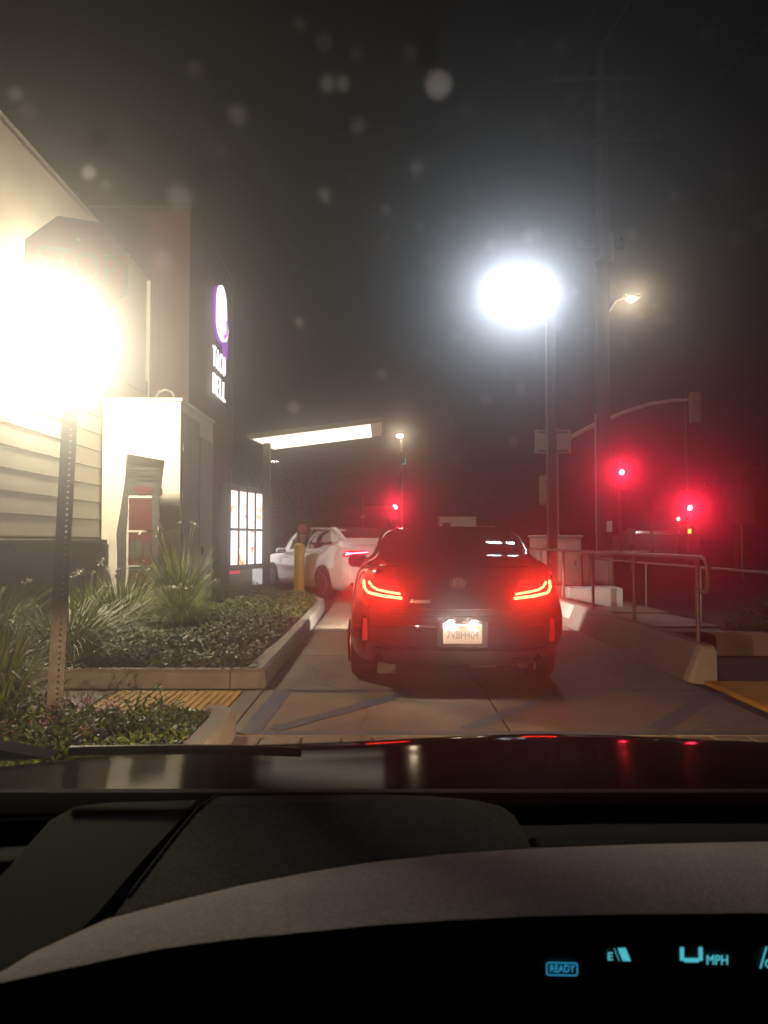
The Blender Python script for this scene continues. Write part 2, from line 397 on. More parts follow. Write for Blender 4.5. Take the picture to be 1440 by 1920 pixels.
# ------------------------------------------------------------------ restaurant building
M_stucco = mat('cream_stucco', (.62, .57, .46), .85, var=.06, vs=2, bump=.25, bs=120)
M_board = mat('cream_siding', (.6, .55, .44), .7, var=.07, vs=1.5, bump=.1, bs=40)
M_stone = mat('brown_stone', (.075, .055, .045), .9, var=.5, vs=7, bump=1, bs=28, fine=.4)
M_tower = mat('purple_brown_panel', (.1, .042, .038), .6, var=.1, vs=1)
M_closet = mat('closet_white', (.76, .73, .64), .7, var=.05, vs=3)
M_door = mat('closet_side', (.32, .31, .28), .65, var=.08, vs=3)
bd = thing('restaurant_building', 'cream sided restaurant with dark stone base and a brown sign tower', 'building')
WX = -4.6
MB().box(-14, WX - .06, -4, 15.1, -.1, 6.35).build('wall', M_stucco, bd)
MB().box(-14, WX - .064, -4, 15.09, 6.35, 6.47).build('coping', M_stucco, bd)
MB().box(WX - .05, WX + .02, 14.98, 15.12, 1.24, 6.34).build('corner_trim', M_stucco, bd)
z = 1.3; pitch = .277
proto = None
for i in range(11):
    if proto is None:
        m = MB(); m.prism([(WX, -4, 0), (WX - .055, -4, 0), (WX - .055, -4, pitch - .016), (WX - .008, -4, pitch - .016)], (0, 18.96, 0))
        proto = m.build('siding_board', M_board, bd); proto.location.z = z
    else:
        o = proto.copy(); col.objects.link(o); o.parent = bd; o.location.z = z + i * pitch
MB().box(WX - .05, WX + .1, -4, 12.44, -.05, 1.19).build('stone_base', M_stone, bd)
MB().box(WX - .05, WX + .15, -4, 12.45, 1.19, 1.26, .012).build('base_cap', M_stone, bd)
MB().box(-12, -3.85, 15.14, 19.3, -.1, 7.8).build('sign_tower', M_tower, bd)
MB().box(-12.02, -3.82, 15.12, 19.33, 7.8, 7.9, .01).build('tower_coping', M_darkm, bd)
MB().box(-3.86, -3.8, 19.2, 19.34, .1, 7.79).build('tower_trim', mat('trim_maroon', (.16, .05, .04), .6), bd)
MB().box(-12, -3.83, 15.13, 19.26, -.05, 3.1).build('tower_base', M_darkm, bd)
# utility closet against the wall
cl = thing('utility_closet', 'white utility closet with a narrow door standing out from the wall', 'closet')
MB().box(WX + .03, -3.3, 12.5, 14.86, .0, 3.5, .012).build('body', M_closet, cl)
MB().box(WX + .025, -3.27, 12.47, 14.89, 3.5, 3.56, .008).build('lid', M_closet, cl)
MB().box(-3.31, -3.285, 12.56, 13.72, .2, 3.34, .004).build('side_panel', M_door, cl)
dr = MB().box(-3.31, -3.275, 13.78, 14.76, .2, 3.1, .004).build('door', M_door, cl)
MB().box(-3.275, -3.235, 13.84, 13.87, 1.0, 1.14, .006).build('handle', M_darkm, dr); MB().tube([(-3.235, 13.855, 1.07), (-3.235, 13.97, 1.07)], .011).build('lever', M_darkm, dr)
for zz in (.6, 1.7, 2.8): MB().box(-3.3, -3.262, 14.77, 14.8, zz, zz + .13).build('hinge', M_steel, dr)
for zz in (1.2, 1.9, 2.7): MB().box(-3.3, -3.27, 12.55, 12.6, zz, zz + .13).build('latch', M_steel, cl)
MB().tube([(-3.9, 13.2, 3.5), (-3.9, 13.2, 3.72), (-3.86, 13.2, 3.8), (-3.75, 13.2, 3.84), (-3.64, 13.2, 3.8), (-3.6, 13.2, 3.72), (-3.6, 13.2, 3.6)], .03, 8).build('vent_pipe', M_steel, cl)
# wall flood lamp
wl = thing('wall_lamp', 'glaring warm wall floodlight on the cream siding behind the stop sign', 'lamp', (WX + .02, 10.25, 3.92))
MB().box(0, .018, -.24, .24, -.2, .24, .006).build('housing', M_darkm, wl)
MB().box(.24, .25, -.22, .22, -.2, .2, .003).build('lane_light_baffle', M_darkm, wl)  # plate added to hold the flood's light back from the lane
E_flood = emit('flood_emission', (1, .86, .61), 1600)
m = MB(); rings = []
for i in range(9):
    a = -pi / 2 + pi * i / 8
    rings.append([(.02 + .14 * cos(a), y, .02 + .16 * sin(a)) for y in (-.2, .2)])
m.loft(rings, close=False)
m.poly([(.02, -.2, .02)] + [r[0] for r in rings][::-1]); m.poly([(.02, .2, .02)] + [r[1] for r in rings])
m.build('lens', E_flood, wl)
# illuminated sign: bell emblem and lettering
E_white = emit('sign_white', (1, .98, 1), 1.7); E_purp = emit('sign_purple', (.42, .06, .8), .9)
sg = thing('illuminated_sign', 'lit white and purple bell emblem above two rows of white letters on the tower', 'sign', (-3.84, 17.62, 5.6))
def plate(pts, x0, x1, name, m_, par): return MB().prism([(x0, a, b) for a, b in pts], (x1 - x0, 0, 0)).build(name, m_, par)
bez = []
def arc(cx, cz, rx, rz, a0, a1, n=14): return [(cx + rx * cos(R(a0 + (a1 - a0) * i / n)), cz + rz * sin(R(a0 + (a1 - a0) * i / n))) for i in range(n + 1)]
plate([(a + .1, b) for a, b in arc(.02, .95, .62, .58, 150, -20) + [(.68, .5), (.68, -.02), (.5, .22)] + arc(.05, .75, .6, .5, -60, -160)], .0, .09, 'emblem_backing', E_purp, sg)
plate(arc(-.08, .98, .5, .5, 35, 178) + [(-.6, .55)] + arc(-.02, .55, .56, .32, 200, 335) + [(.58, .62), (.4, .8)], .1, .15, 'emblem_bell', E_white, sg)
plate(arc(.28, .6, .16, .2, 80, -60, 8) + [(.1, .3), (-.1, .33), (.05, .38)] + arc(.2, .58, .1, .14, -60, 80, 6), .152, .165, 'emblem_clapper', emit('sign_pink', (.75, .15, .9), 1.3), sg)
for word, zz in (('TACO', -.27), ('BELL', -.88)):
    n = 4
    for i, ch in enumerate(word):
        yy = -.52 + i * .345
        text('letter', ch, .66, E_white, sg, frame((.06, yy, zz), (0, 1, 0), (0, 0, 1)), ext=.02, off=0, width=.235)

# promo banner in front of the closet
M_bangrey = mat('banner_grey', (.085, .085, .07), .7, var=.2, vs=4); M_banred = mat('banner_red', (.12, .03, .025), .7, var=.15, vs=3)
bn = thing('promo_banner', 'tall curled grey and red promo banner leaning before the white closet', 'banner', (-3.78, 11.95, .1), R(4))
def sheet(pts_l, pts_r, name, m_, par, th=.02, n=1):
    m = MB(); rings = []
    for (a, b) in zip(pts_l, pts_r):
        a, b = Vector(a), Vector(b); rings.append([a, b, b + Vector((0, th, 0)), a + Vector((0, th, 0))])
    m.loft(rings, True); return m.build(name, m_, par)
# side posts, then panels with gaps between them
sheet([(-.33, 0, 0), (-.33, 0, .9), (-.35, 0, 1.25), (-.3, 0, 1.55), (-.26, 0, 1.84)], [(-.2, 0, 0), (-.2, 0, .9), (-.2, 0, 1.25), (-.18, 0, 1.55), (-.175, 0, 1.84)], 'edge_strip', M_bangrey, bn)
sheet([(.2, 0, 0), (.2, 0, .95), (.19, 0, 1.6), (.185, 0, 1.84)], [(.29, 0, 0), (.3, 0, .7), (.29, 0, 1.25), (.3, 0, 1.84)], 'edge_strip', M_bangrey, bn)
sheet([(-.26, 0, 1.84), (-.22, -.02, 2.1), (-.2, -.07, 2.32), (-.16, -.14, 2.47)], [(.3, 0, 1.84), (.34, -.02, 2.05), (.37, -.07, 2.25), (.4, -.14, 2.37)], 'header', M_bangrey, bn)
for z0, z1, mm in ((.14, .74, M_bangrey), (.76, 1.27, M_banred), (1.3, 1.8, M_banred)):
    sheet([(-.165, .01, z0), (-.165, .01, z1)], [(.195, .01, z0), (.195, .01, z1)], 'panel', mm, bn)
def blob(par, cx, cz, rx, rz, m_, name, y=-.006, a0=0, a1=360, n=16):
    m = MB(); m.prism([(cx + rx * cos(R(a0 + (a1 - a0) * i / n)) * random.uniform(.9, 1.08), y, cz + rz * sin(R(a0 + (a1 - a0) * i / n))) for i in range(n)], (0, .004, 0)); return m.build(name, m_, par)
blob(bn, -.05, 1.0, .11, .15, M_bangrey, 'printed_shape', .002); blob(bn, .12, 1.0, .05, .14, M_bangrey, 'printed_shape', .002)
blob(bn, .0, .55, .15, .07, M_banred, 'printed_shape', .002); blob(bn, .05, 1.93, .14, .08, M_banred, 'printed_shape', -.012)
for cx, cz, rx, rz in ((.31, 1.9, .035, .07), (.31, .98, .03, .08), (-.34, .62, .025, .07), (.305, 1.45, .02, .05)): blob(bn, cx, cz, rx, rz, M_banred, 'cutout', .004)
M_ban_ink = mat('banner_pale_ink', (.16, .155, .13), .7)
for q, (cx, cz, wd) in enumerate(((-.02, 2.22, .3), (.06, 2.12, .32), (.02, .66, .26), (.02, .44, .24))):
    m = MB(); yb = -.05 if cz > 2 else -.002
    for row in (-.02, .025):
        m.tube([(cx - wd / 2 + wd * i / 26, yb - .3 * max(0, cz - 2.1), cz + row + .016 * sin(i * 1.9 + q) * (1 if i % 3 else .3)) for i in range(27)], .005, 4)
    m.build('lettering', M_ban_ink, bn)

# ------------------------------------------------------------------ menu board, canopy, order point, bollard
mb_a, mb_b = Vector((-3.46, 17.2, 0)), Vector((-2.85, 19.2, 0))
mx = (mb_b - mb_a).normalized(); mw_ = (mb_b - mb_a).length
mn = thing('menu_board', 'glowing white menu board with two rows of panels in a black frame', 'menu board', (mb_a.x, mb_a.y, .1), math.atan2(mx.y, mx.x))
def menu_mat(name, seed, warm, s):
    m = bpy.data.materials.new(name); m.use_nodes = True; N = m.node_tree.nodes; L = m.node_tree.links; N.remove(N['Principled BSDF'])
    tc = N.new('ShaderNodeTexCoord'); mp = N.new('ShaderNodeMapping'); mp.inputs['Location'].default_value = (seed * 3.7, seed, seed * 1.9)
    v = N.new('ShaderNodeTexNoise'); v.inputs['Scale'].default_value = 4.5; v.inputs['Detail'].default_value = 3
    L.new(tc.outputs['Object'], mp.inputs[0]); L.new(mp.outputs[0], v.inputs['Vector'])
    r = N.new('ShaderNodeValToRGB'); L.new(v.outputs['Fac'], r.inputs['Fac'])
    r.color_ramp.elements[0].position = .55; r.color_ramp.elements[0].color = (1, .97, .95, 1)
    r.color_ramp.elements[1].position = .7; r.color_ramp.elements[1].color = (*warm, 1)
    e = N.new('ShaderNodeEmission'); e.inputs[1].default_value = s; L.new(r.outputs[0], e.inputs[0]); L.new(e.outputs[0], N['Material Output'].inputs[0])
    return m
MM = [menu_mat('menu_print_%d' % i, i + 1.3, c, 2.6) for i, c in enumerate(((.9, .3, .08), (1, .7, .25), (.8, .12, .06)))]
MB().box(-.04, mw_ + .04, .0, .25, 0, 2.42, .02).build('cabinet', M_blackp, mn)
pw = mw_ / 5
for r_, (z0, z1) in enumerate(((1.43, 2.27), (.6, 1.37))):
    for i in range(5):
        MB().box(i * pw + .03, (i + 1) * pw - .03, -.022, -.004, z0, z1).build('menu_panel', MM[(i * 2 + r_) % 3], mn)
        MB().box(i * pw + .03, (i + 1) * pw - .03, -.028, -.004, z1 + .005, z1 + .06).build('header_strip', mat('menu_header', (.35, .12, .1), .5), mn)
for i in range(6): MB().box(i * pw - .025, i * pw + .025, -.05, -.001, .52, 2.36, .006).build('mullion', M_blackp, mn)
for zz in (.53, 1.4, 2.35): MB().box(-.03, mw_ + .03, -.056, -.002, zz - .025, zz + .025, .006).build('rail', M_blackp, mn)
MB().box(.02, 1.1, -.03, -.003, .1, .48).build('lower_panel', mat('menu_lower', (.3, .27, .25), .5), mn)
MB().box(1.18, mw_ - .05, -.03, -.003, .1, .48).build('poster', menu_mat('menu_poster', 5.1, (.85, .75, .05), .8), mn)
MB().box(.02, .5, -.034, -.031, .4, .47).build('red_marker', emit('marker_red', (1, .02, .12), 1.1), mn)
# canopy over the order point
cp = thing('order_canopy', 'white canopy with glowing underside cantilevered from a bronze post', 'canopy')
MB().box(-2.78, -2.62, 17.7, 17.86, .05, 3.49, .01).build('post', M_darkm, cp)
M_soffit = mat('soffit_white', (.75, .7, .58), .6, var=.04, vs=3)
def cz_(x): return 3.47 + (x + 2.95) * .127
cv = [(-2.95, 16.9), (-.05, 16.9), (-.05, 19.0), (-2.72, 19.0)]
MB().prism([(x, y, cz_(x)) for x, y in cv], (0, 0, .012)).build('soffit', M_soffit, cp)
MB().prism([(x, y, cz_(x) + .014) for x, y in [(-2.99, 16.86), (-.01, 16.86), (-.01, 19.04), (-2.76, 19.04)]], (0, 0, .1)).build('roof_slab', M_darkm, cp)
MB().prism([(x, y, cz_(x) - .012) for x, y in [(-2.88, 16.94), (-.3, 16.94), (-.3, 18.96), (-2.7, 18.96)]], (0, 0, .01)).build('soffit_light', emit('soffit_em', (1, .88, .66), 2.8), cp)
MB().box(-2.6, -2.42, 17.7, 17.86, 2.99, 3.06, .01).build('uplight', M_darkm, cp)
MB().box(-2.58, -2.44, 17.72, 17.84, 3.061, 3.066).build('uplight_lens', emit('uplight_em', (1, .86, .6), 60), cp)
lamp('uplight_bulb', 'SPOT', (-2.45, 17.78, 3.1), (1, .85, .6), 130, cp, .04, (1.5, 0, .52), 140, .6)
# order speaker post with stop sticker
M_order = mat('order_box', (.05, .035, .03), .55, var=.2, vs=5)
op = thing('order_speaker', 'dark order speaker panel with a small red stop sticker behind the bollard', 'speaker', (-1.83, 17.6, .1), R(-4))
MB().box(-.15, .15, 0, .16, 0, 1.62, .015).build('housing', M_order, op)
st = MB(); st.prism([(.11 * cos(R(22.5 + 45 * i)) - .02, -.008, 1.42 + .11 * sin(R(22.5 + 45 * i))) for i in range(8)], (0, .006, 0)); stk = st.build('stop_sticker', mat('sticker_red', (.55, .1, .08), .6), op)
text('sticker_text', 'STOP', .08, mat('sticker_white', (.6, .5, .45), .6), stk, frame((-.02, -.0095, 1.42), (1, 0, 0), (0, 0, 1)), .001, 0, .17)
for i in range(4): MB().box(-.1 + .012 * i, .06 - .012 * i, -.004, -.001, 1.25 - i * .045, 1.275 - i * .045).build('text_line', mat('sticker_white', (.6, .5, .45), .6), op)
bo = thing('bollard', 'yellow painted steel bollard in front of the order speaker', 'bollard', (-1.87, 17.1, .1))
MB().lathe([(.118, -.1), (.118, 1.02), (.112, 1.05), (.085, 1.075), (.035, 1.088), (.001, 1.09)], (0, 0, 0), n=24).build('sleeve', mat('bollard_yellow', (.75, .46, .02), .5, var=.15, vs=6), bo)
MB().lathe([(.14, -.1), (.14, .03), (.12, .05)], (0, 0, 0), n=24).build('collar', M_kerb, bo)

# ------------------------------------------------------------------ stop sign
ss = thing('stop_sign', 'red octagonal stop sign on a perforated steel post at the left planter', 'sign', (-2.06, 4.87, .05), R(22))
ss.rotation_euler = (0, R(1.9), R(20))
M_post = mat('post_steel', (.2, .165, .14), .6, metal=.35, var=.35, vs=9, bump=.3, bs=60)
pm = MB(); hw, dp, cell = .046, .028, .036
def holed(m, z, y, cx, sgn, r=.0085):
    k = len(m.v); hz = cell / 2
    sq = [(-hw, -hz), (cx, -hz), (hw, -hz), (hw, 0), (hw, hz), (cx, hz), (-hw, hz), (-hw, 0)]
    m.v += [(a, y, z + b) for a, b in sq]
    ho = [(cx + r * cos(R(t)), r * sin(R(t))) for t in (225, 270, 315, 0, 45, 90, 135, 180)]
    m.v += [(a, y, z + b) for a, b in ho]
    for i in range(8):
        j = (i + 1) % 8; q = (k + i, k + j, k + 8 + j, k + 8 + i); m.f.append(q if sgn < 0 else q[::-1])
z = cell / 2
while z < 3.2:
    holed(pm, z, -dp, .012, -1); holed(pm, z, dp, .012, 1); z += cell
zt = z - cell / 2
for sx in (-1, 1): pm.quad((sx * hw, -dp, 0), (sx * hw, dp, 0), (sx * hw, dp, zt), (sx * hw, -dp, zt))
pm.build('post', M_post, ss)
M_stop = mat('stop_red', (.3, .02, .02), .5, var=.12, vs=4); M_stopw = mat('stop_white', (.15, .11, .105), .6)
def octa(r, y, d): return MB().prism([(r * cos(R(22.5 + 45 * i)), y, 2.93 + r * sin(R(22.5 + 45 * i))) for i in range(8)], (0, d, 0))
octa(.335, -.04, .006).build('border', M_stopw, ss); fc = octa(.318, -.0445, .004).build('face', M_stop, ss)
text('lettering', 'STOP', .27, M_stopw, fc, frame((0, -.047, 2.93), (1, 0, 0), (0, 0, 1)), .0015, .004, .5)
for zz in (2.75, 3.1): MB().lathe([(.012, 0), (.012, .012), (.006, .016)], (0, -.06, zz), 'y', 8).build('bolt', M_steel, ss)

# ------------------------------------------------------------------ right wall and railing
rwall = thing('low_wall', 'low battered concrete wall along the right of the lane', 'wall')
def wseg(y0, y1):
    m = MB(); m.loft([[(2.66, y, -.05), (2.69, y, .03), (2.79, y, .27), (2.815, y, .31), (2.93, y, .31), (2.955, y, .28), (2.955, y, -.05)] for y in (y0, y1)], True)
    return m.build('wall_section', M_wallc, rwall)
for y0, y1 in ((6.98, 9.9), (9.912, 12.9), (12.912, 15.9), (15.912, 19)): wseg(y0, y1)
m = MB(); m.loft([[(2.66 + a, y, -.05), (2.69 + a, y, .03), (2.79 + a * .5, y, .27 - a * .3), (2.815 + a * .3, y, .31 - a * .6), (2.93 - a * .3, y, .31 - a * .6), (2.955 - a * .3, y, .28 - a * .5), (2.955 - a * .3, y, -.05)] for a, y in ((0, 6.968), (.015, 6.9), (.05, 6.875))], True); m.build('wall_end', mat('wall_end_pale', (.36, .33, .29), .85, var=.15, vs=6, bump=.4, bs=80), rwall)
MB().obox((2.757, 12.3, .19), (.04, 0, .096), (0, .9, 0), (-.004, 0, .0016)).build('painted_light_patch', mat('light_patch_white', (.85, .8, .75), .4), rwall)  # pale sheet painted as the patch of headlight spill on the wall
def railing(label, x, yposts, z0, ztop, zmid, y0, y1, rloop):
    t = thing('railing', label, 'railing')
    for y in yposts:
        MB().tube([(x, y, z0), (x, y, ztop - .02)], .021, 10).build('post', M_rail, t)
        MB().lathe([(.05, 0), (.05, .012), (.026, .02)], (x, y, z0), n=12).build('base_plate', M_rail, t)
    pts = [(x, y1, ztop), (x, y0 + .12, ztop), (x, y0 + .04, ztop - .02), (x, y0, ztop - .09), (x, y0 + .0, zmid + .06), (x, y0 + .05, zmid), (x, yposts[0], zmid)] if rloop else [(x, y1, ztop), (x, y0, ztop)]
    MB().tube(pts, .022, 10).build('top_rail', M_rail, t)
    return t
railing('grey pipe railing standing on the low concrete wall', 2.87, [7.1, 8.9, 10.65, 12.4, 14.15, 15.9, 17.65], .305, 1.085, .78, 6.86, 19, True)
railing('second pipe handrail on the far side of the ramp', 4.5, [8.7, 11, 13.3, 15.6], .05, .86, .5, 8.4, 17, True)
rk = thing('kerb_wall', 'short concrete kerb below the hedge at the right', 'wall')
MB().obox((4.9, 8.35, .1), (1.9, -.28, 0), (.0, .08, 0), (0, 0, .14)).build('kerb', M_kerb, rk)
def bush(label, loc, rx, ry, rz, n, size, cat='hedge', name='hedge', m_=M_leafA, flowers=0):
    t = thing(name, label, cat, loc)
    m = MB(); br = MB()
    for _ in range(n):
        a = random.uniform(0, 2 * pi); c = random.uniform(-.2, 1); r = random.uniform(.55, 1.0) ** .5
        q = sqrt(max(0, 1 - c * c)) if c > 0 else 1
        k = 1 + .12 * sin(a * 5 + c * 4)
        p = (rx * q * cos(a) * r * k, ry * q * sin(a) * r * k, rz * max(.02, c) * r * k)
        L = random.uniform(*size); leaf(m, p, L, L * .55, random.uniform(0, 6.3), random.uniform(-.6, 1.2), random.uniform(-1, 1))
    for _ in range(12):
        a = random.uniform(0, 6.3); br.tube([(0, 0, -.05), (rx * .4 * cos(a), ry * .4 * sin(a), rz * .5), (rx * .75 * cos(a), ry * .75 * sin(a), rz * random.uniform(.6, .85))], [.02, .012, .004], 5)
    br.build('stem', M_wood, t); f = m.build('foliage', m_, t); f['kind'] = 'stuff'
    if flowers:
        fm = MB()
        for _ in range(flowers):
            a = random.uniform(pi, 2 * pi); c = random.uniform(.2, .9); q = sqrt(1 - c * c); p = (rx * q * cos(a), ry * q * sin(a), rz * c)
            for j in range(4): leaf(fm, p, .04, .02, random.uniform(0, 6.3), random.uniform(-.2, 1))
        ff = fm.build('blossom', M_petal, t); ff['kind'] = 'stuff'
    return t
bush('dark clipped hedge at the right edge above the kerb', (5.35, 9.3, .08), 1.15, .7, .62, 9000, (.04, .08), flowers=26)

# ------------------------------------------------------------------ street furniture behind the railing
def cabinet(loc, wd, dpth, h, label, m_=M_box, base=.1, vents=True):
    t = thing('utility_cabinet', label, 'cabinet', loc)
    MB().box(-wd / 2 - .06, wd / 2 + .06, -dpth / 2 - .06, dpth / 2 + .06, -.05, base, .015).build('concrete_base', M_kerb, t)
    MB().box(-wd / 2, wd / 2, -dpth / 2, dpth / 2, base + .002, h - .05, .015).build('body', m_, t)
    MB().box(-wd / 2 - .03, wd / 2 + .03, -dpth / 2 - .03, dpth / 2 + .03, h - .048, h, .012).build('lid', m_, t)
    d = MB().box(-wd / 2 + .05, wd / 2 - .05, -dpth / 2 - .02, -dpth / 2 - .002, base + .08, h - .12, .006).build('door', m_, t)
    MB().box(wd / 2 - .16, wd / 2 - .12, -dpth / 2 - .045, -dpth / 2 - .021, base + .4 * (h - base), base + .4 * (h - base) + .12, .006).build('handle', M_darkm, d)
    if vents:
        for i in range(4): MB().box(-wd / 2 + .15, -wd / 2 + .4, -dpth / 2 - .026, -dpth / 2 - .021, h - .3 + i * .03, h - .285 + i * .03).build('louvre', M_darkm, d)
    return t
cabinet((3.62, 16.4, 0), .95, .7, 1.36, 'large beige utility cabinet beside the lamp post', base=.3)
cabinet((4.75, 17.2, 0), .55, .5, .98, 'smaller beige utility cabinet right of the large one', base=.28, vents=False)
pd = thing('concrete_pad', 'white concrete block on the ramp in front of the cabinets', 'block')
MB().box(3.2, 4.15, 13.45, 14.0, 0, .42, .02).build('block', M_white, pd)
cabinet((2.45, 26, 0), 1.2, .8, 2.05, 'white utility cabinet with two doors seen over the black car', m_=M_white, base=.15)
cabinet((3.35, 26.6, 0), .75, .7, 1.75, 'grey utility cabinet right of the white one over the black car', base=.15, vents=False)
pb = thing('guard_post', 'short white guard post right of the black car roof', 'post', (2.98, 17.6, 0))
MB().lathe([(.07, 0), (.07, 1.3), (.05, 1.36), (.01, 1.38)], (0, 0, 0), n=16).build('tube', M_white, pb)

lp = thing('lamp_post', 'tall dark parking lot lamp post with a blinding white LED head', 'lamp post', (3.17, 14.6, 0))
MB().box(-.085, .085, -.085, .085, .42, 5.95, .012).build('pole', M_darkm, lp)
MB().lathe([(.28, -.1), (.28, .4), (.26, .42)], (0, 0, 0), n=20).build('footing', M_wallc, lp)
MB().box(-.16, .16, -.16, .16, .421, .47, .01).build('base_plate', M_darkm, lp)
MB().tube([(0, 0, 5.85), (-.3, -.02, 5.95), (-.66, -.03, 5.97)], .035, 8).build('arm', M_darkm, lp)
hd = bpy.data.objects.new('lamp_head', None)
tilt = R(16); hx = Vector((1, 0, 0)); hy = Vector((0, -cos(tilt), sin(tilt))); hz = hx.cross(hy)      # hz is the light direction, down and towards the lane
if hz.z > 0: hz = -hz
E_led = emit('led_emission', (.8, .9, 1), 250)
for hxx in (-.34, -.84):
    MB().obox((hxx, -.05, 5.97), hx * .2, hy * .16, hz * .03).build('head', M_darkm, lp)
    c0 = Vector((hxx, -.05, 5.97)) + hz * .033
    lm = MB(); lm.obox(c0, hx * .17, hy * .13, hz * .002); lm.build('led_panel', E_led, lp)
    lamp('led_glare', 'SPOT', tuple(c0 + hz * .03), (.8, .9, 1), 96, lp, .06, (-2.5, -14.5, -4.75), 50, .9)

up = thing('utility_pole', 'tall wooden utility pole with crossarms and conduit behind the lamp post', 'utility pole', (5.13, 18, 0))
MB().tube([(0, 0, -.1), (0, 0, 6), (.05, 0, 12.9)], [.18, .165, .13], 14).build('pole', M_wood, up)
MB().tube([(-.19, -.02, 0), (-.19, -.02, 4.2)], .025, 8).build('conduit', M_steel, up)
for zz, L in ((12.1, 1.2), (10.6, 1.5), (8.1, .5)):
    ca = MB().box(-L, L, -.16, -.05, zz, zz + .11, .01).build('crossarm', M_wood, up)
    for xx in (-L * .9, -L * .35, L * .35, L * .9): MB().lathe([(.03, 0), (.045, .03), (.025, .07), (.045, .1), (.02, .15)], (xx, -.1, zz + .11), n=8).build('insulator', M_darkm, ca)
MB().lathe([(.2, 0), (.22, .05), (.22, .6), (.16, .68)], (-.05, -.34, 7.7), n=16).build('transformer', M_darkm, up)
MB().box(-.0, .13, -.185, -.178, 1.45, 1.7).build('notice', M_white, up)
MB().box(-.02, .22, -.2, -.178, 1.02, 1.06).build('step', M_steel, up)
ar = MB().tube([(.12, 0, 6.55), (.3, -.1, 6.85), (.5, -.15, 6.95)], .025, 8).build('lamp_arm', M_steel, up)
MB().box(.45, .85, -.25, -.05, 6.9, 7.0, .03).build('luminaire', M_steel, up)
MB().lathe([(.1, 0), (.085, -.05), (.03, -.075)], (.64, -.15, 6.895), n=12).build('luminaire_lens', emit('street_lens', (1, .78, .5), 260), up)

for k_, (xx, zz) in enumerate(((-1.0, 12.3), (1.05, 12.3), (-1.3, 10.8), (1.3, 10.8))):
    cb = MB().tube([(5.13 + xx + (t / 12) * 3 * (1 if k_ % 2 else .6), 17.9 - 30 * (t / 12), zz - 1.6 * 4 * (t / 12) * (1 - t / 12) * .5) for t in range(13)], .012, 5).build('overhead_cable', M_blackp)
    tag(cb, 'thin dark cable on the %s end of the %s crossarm of the utility pole' % (('left', 'right')[k_ % 2], ('upper', 'lower')[k_ // 2]), 'cable', 'overhead cables')
# signal mast with curved arm
def signal_head(par, loc, lit=None, face=-1, name='signal_head', m_=M_blackp, s=1.0, visor=True):
    """three-section head; face -1 looks towards -y"""
    x, y, z = loc
    h = MB(); h.box(x - .17 * s, x + .17 * s, y - .1 * s, y + .1 * s, z - .52 * s, z + .52 * s, .04 * s)
    hd = h.build(name, m_, par)
    for i, c in enumerate(('red', 'amber', 'green')):
        zz = z + (.34 - .34 * i) * s
        if face < 0:
            em = {'red': ('lens_red_lit', (1, .1, .11)), 'amber': None, 'green': ('lens_green_lit', (.0, .12, .1))}[c]
            mm = emit(em[0], em[1], 60) if lit == c else mat('lens_dark_' + c, {'red': (.1, .01, .01), 'amber': (.12, .06, .01), 'green': (.01, .06, .04)}[c], .3)
            MB().lathe([(.13 * s, 0), (.1 * s, -.03 * s), (.04 * s, -.045 * s)], (x, y - .1 * s, zz), 'y', 16).build('lens', mm, hd)
        if visor:
            m = MB(); r1 = []; r2 = []
            for k in range(15):
                a = R(-20 + 220 * k / 14); r1.append((x + .15 * s * cos(a), y + face * .1 * s, zz + .15 * s * sin(a))); r2.append((x + .15 * s * cos(a), y + face * (.1 + .2 * (.55 + .45 * sin(a))) * s, zz + .15 * s * sin(a)))
            m.loft([r1, r2], close=False); m.build('visor', m_, hd)
        else:
            MB().lathe([(.165 * s, 0), (.14 * s, -.08 * s), (.06 * s, -.12 * s)], (x, y - .1 * s, zz), 'y', 16).build('back_shell', m_, hd)
    return hd
M_mast = mat('mast_paint', (.62, .58, .54), .55, var=.1, vs=4)
M_sigback = mat('signal_back', (.3, .3, .22), .6, var=.15, vs=5)
ma = thing('signal_mast', 'traffic signal mast with a long curved arm and a head seen from behind', 'traffic signal', (5.1, 23, 0))
MB().tube([(0, 0, -.1), (0, 0, 4.6)], [.13, .09], 14).build('pole', M_mast, ma)
MB().tube([(.02, 0, 3.95), (.45, 0, 4.32), (1.2, 0, 4.72), (2.1, 0, 5.1), (2.9, 0, 5.35), (3.6, 0, 5.45), (4.4, 0, 5.47)], [.085, .08, .07, .062, .055, .05, .045], 10).build('arm', M_mast, ma)
sg2 = signal_head(ma, (4.15, -.12, 5.2), m_=M_sigback, s=.92, visor=False)
sb = MB().box(-.64, .44, -.2, -.18, 3.83, 4.53, .01).build('street_sign_back', mat('sign_alum', (.4, .4, .41), .45, metal=.4, var=.1, vs=3), ma)
for zz in (3.9, 4.46): MB().box(-.55, .35, -.225, -.202, zz - .03, zz + .03).build('brace', M_darkm, sb)
sb2 = signal_head(ma, (-.33, -.05, 2.75), m_=M_sigback, s=.85, visor=False)

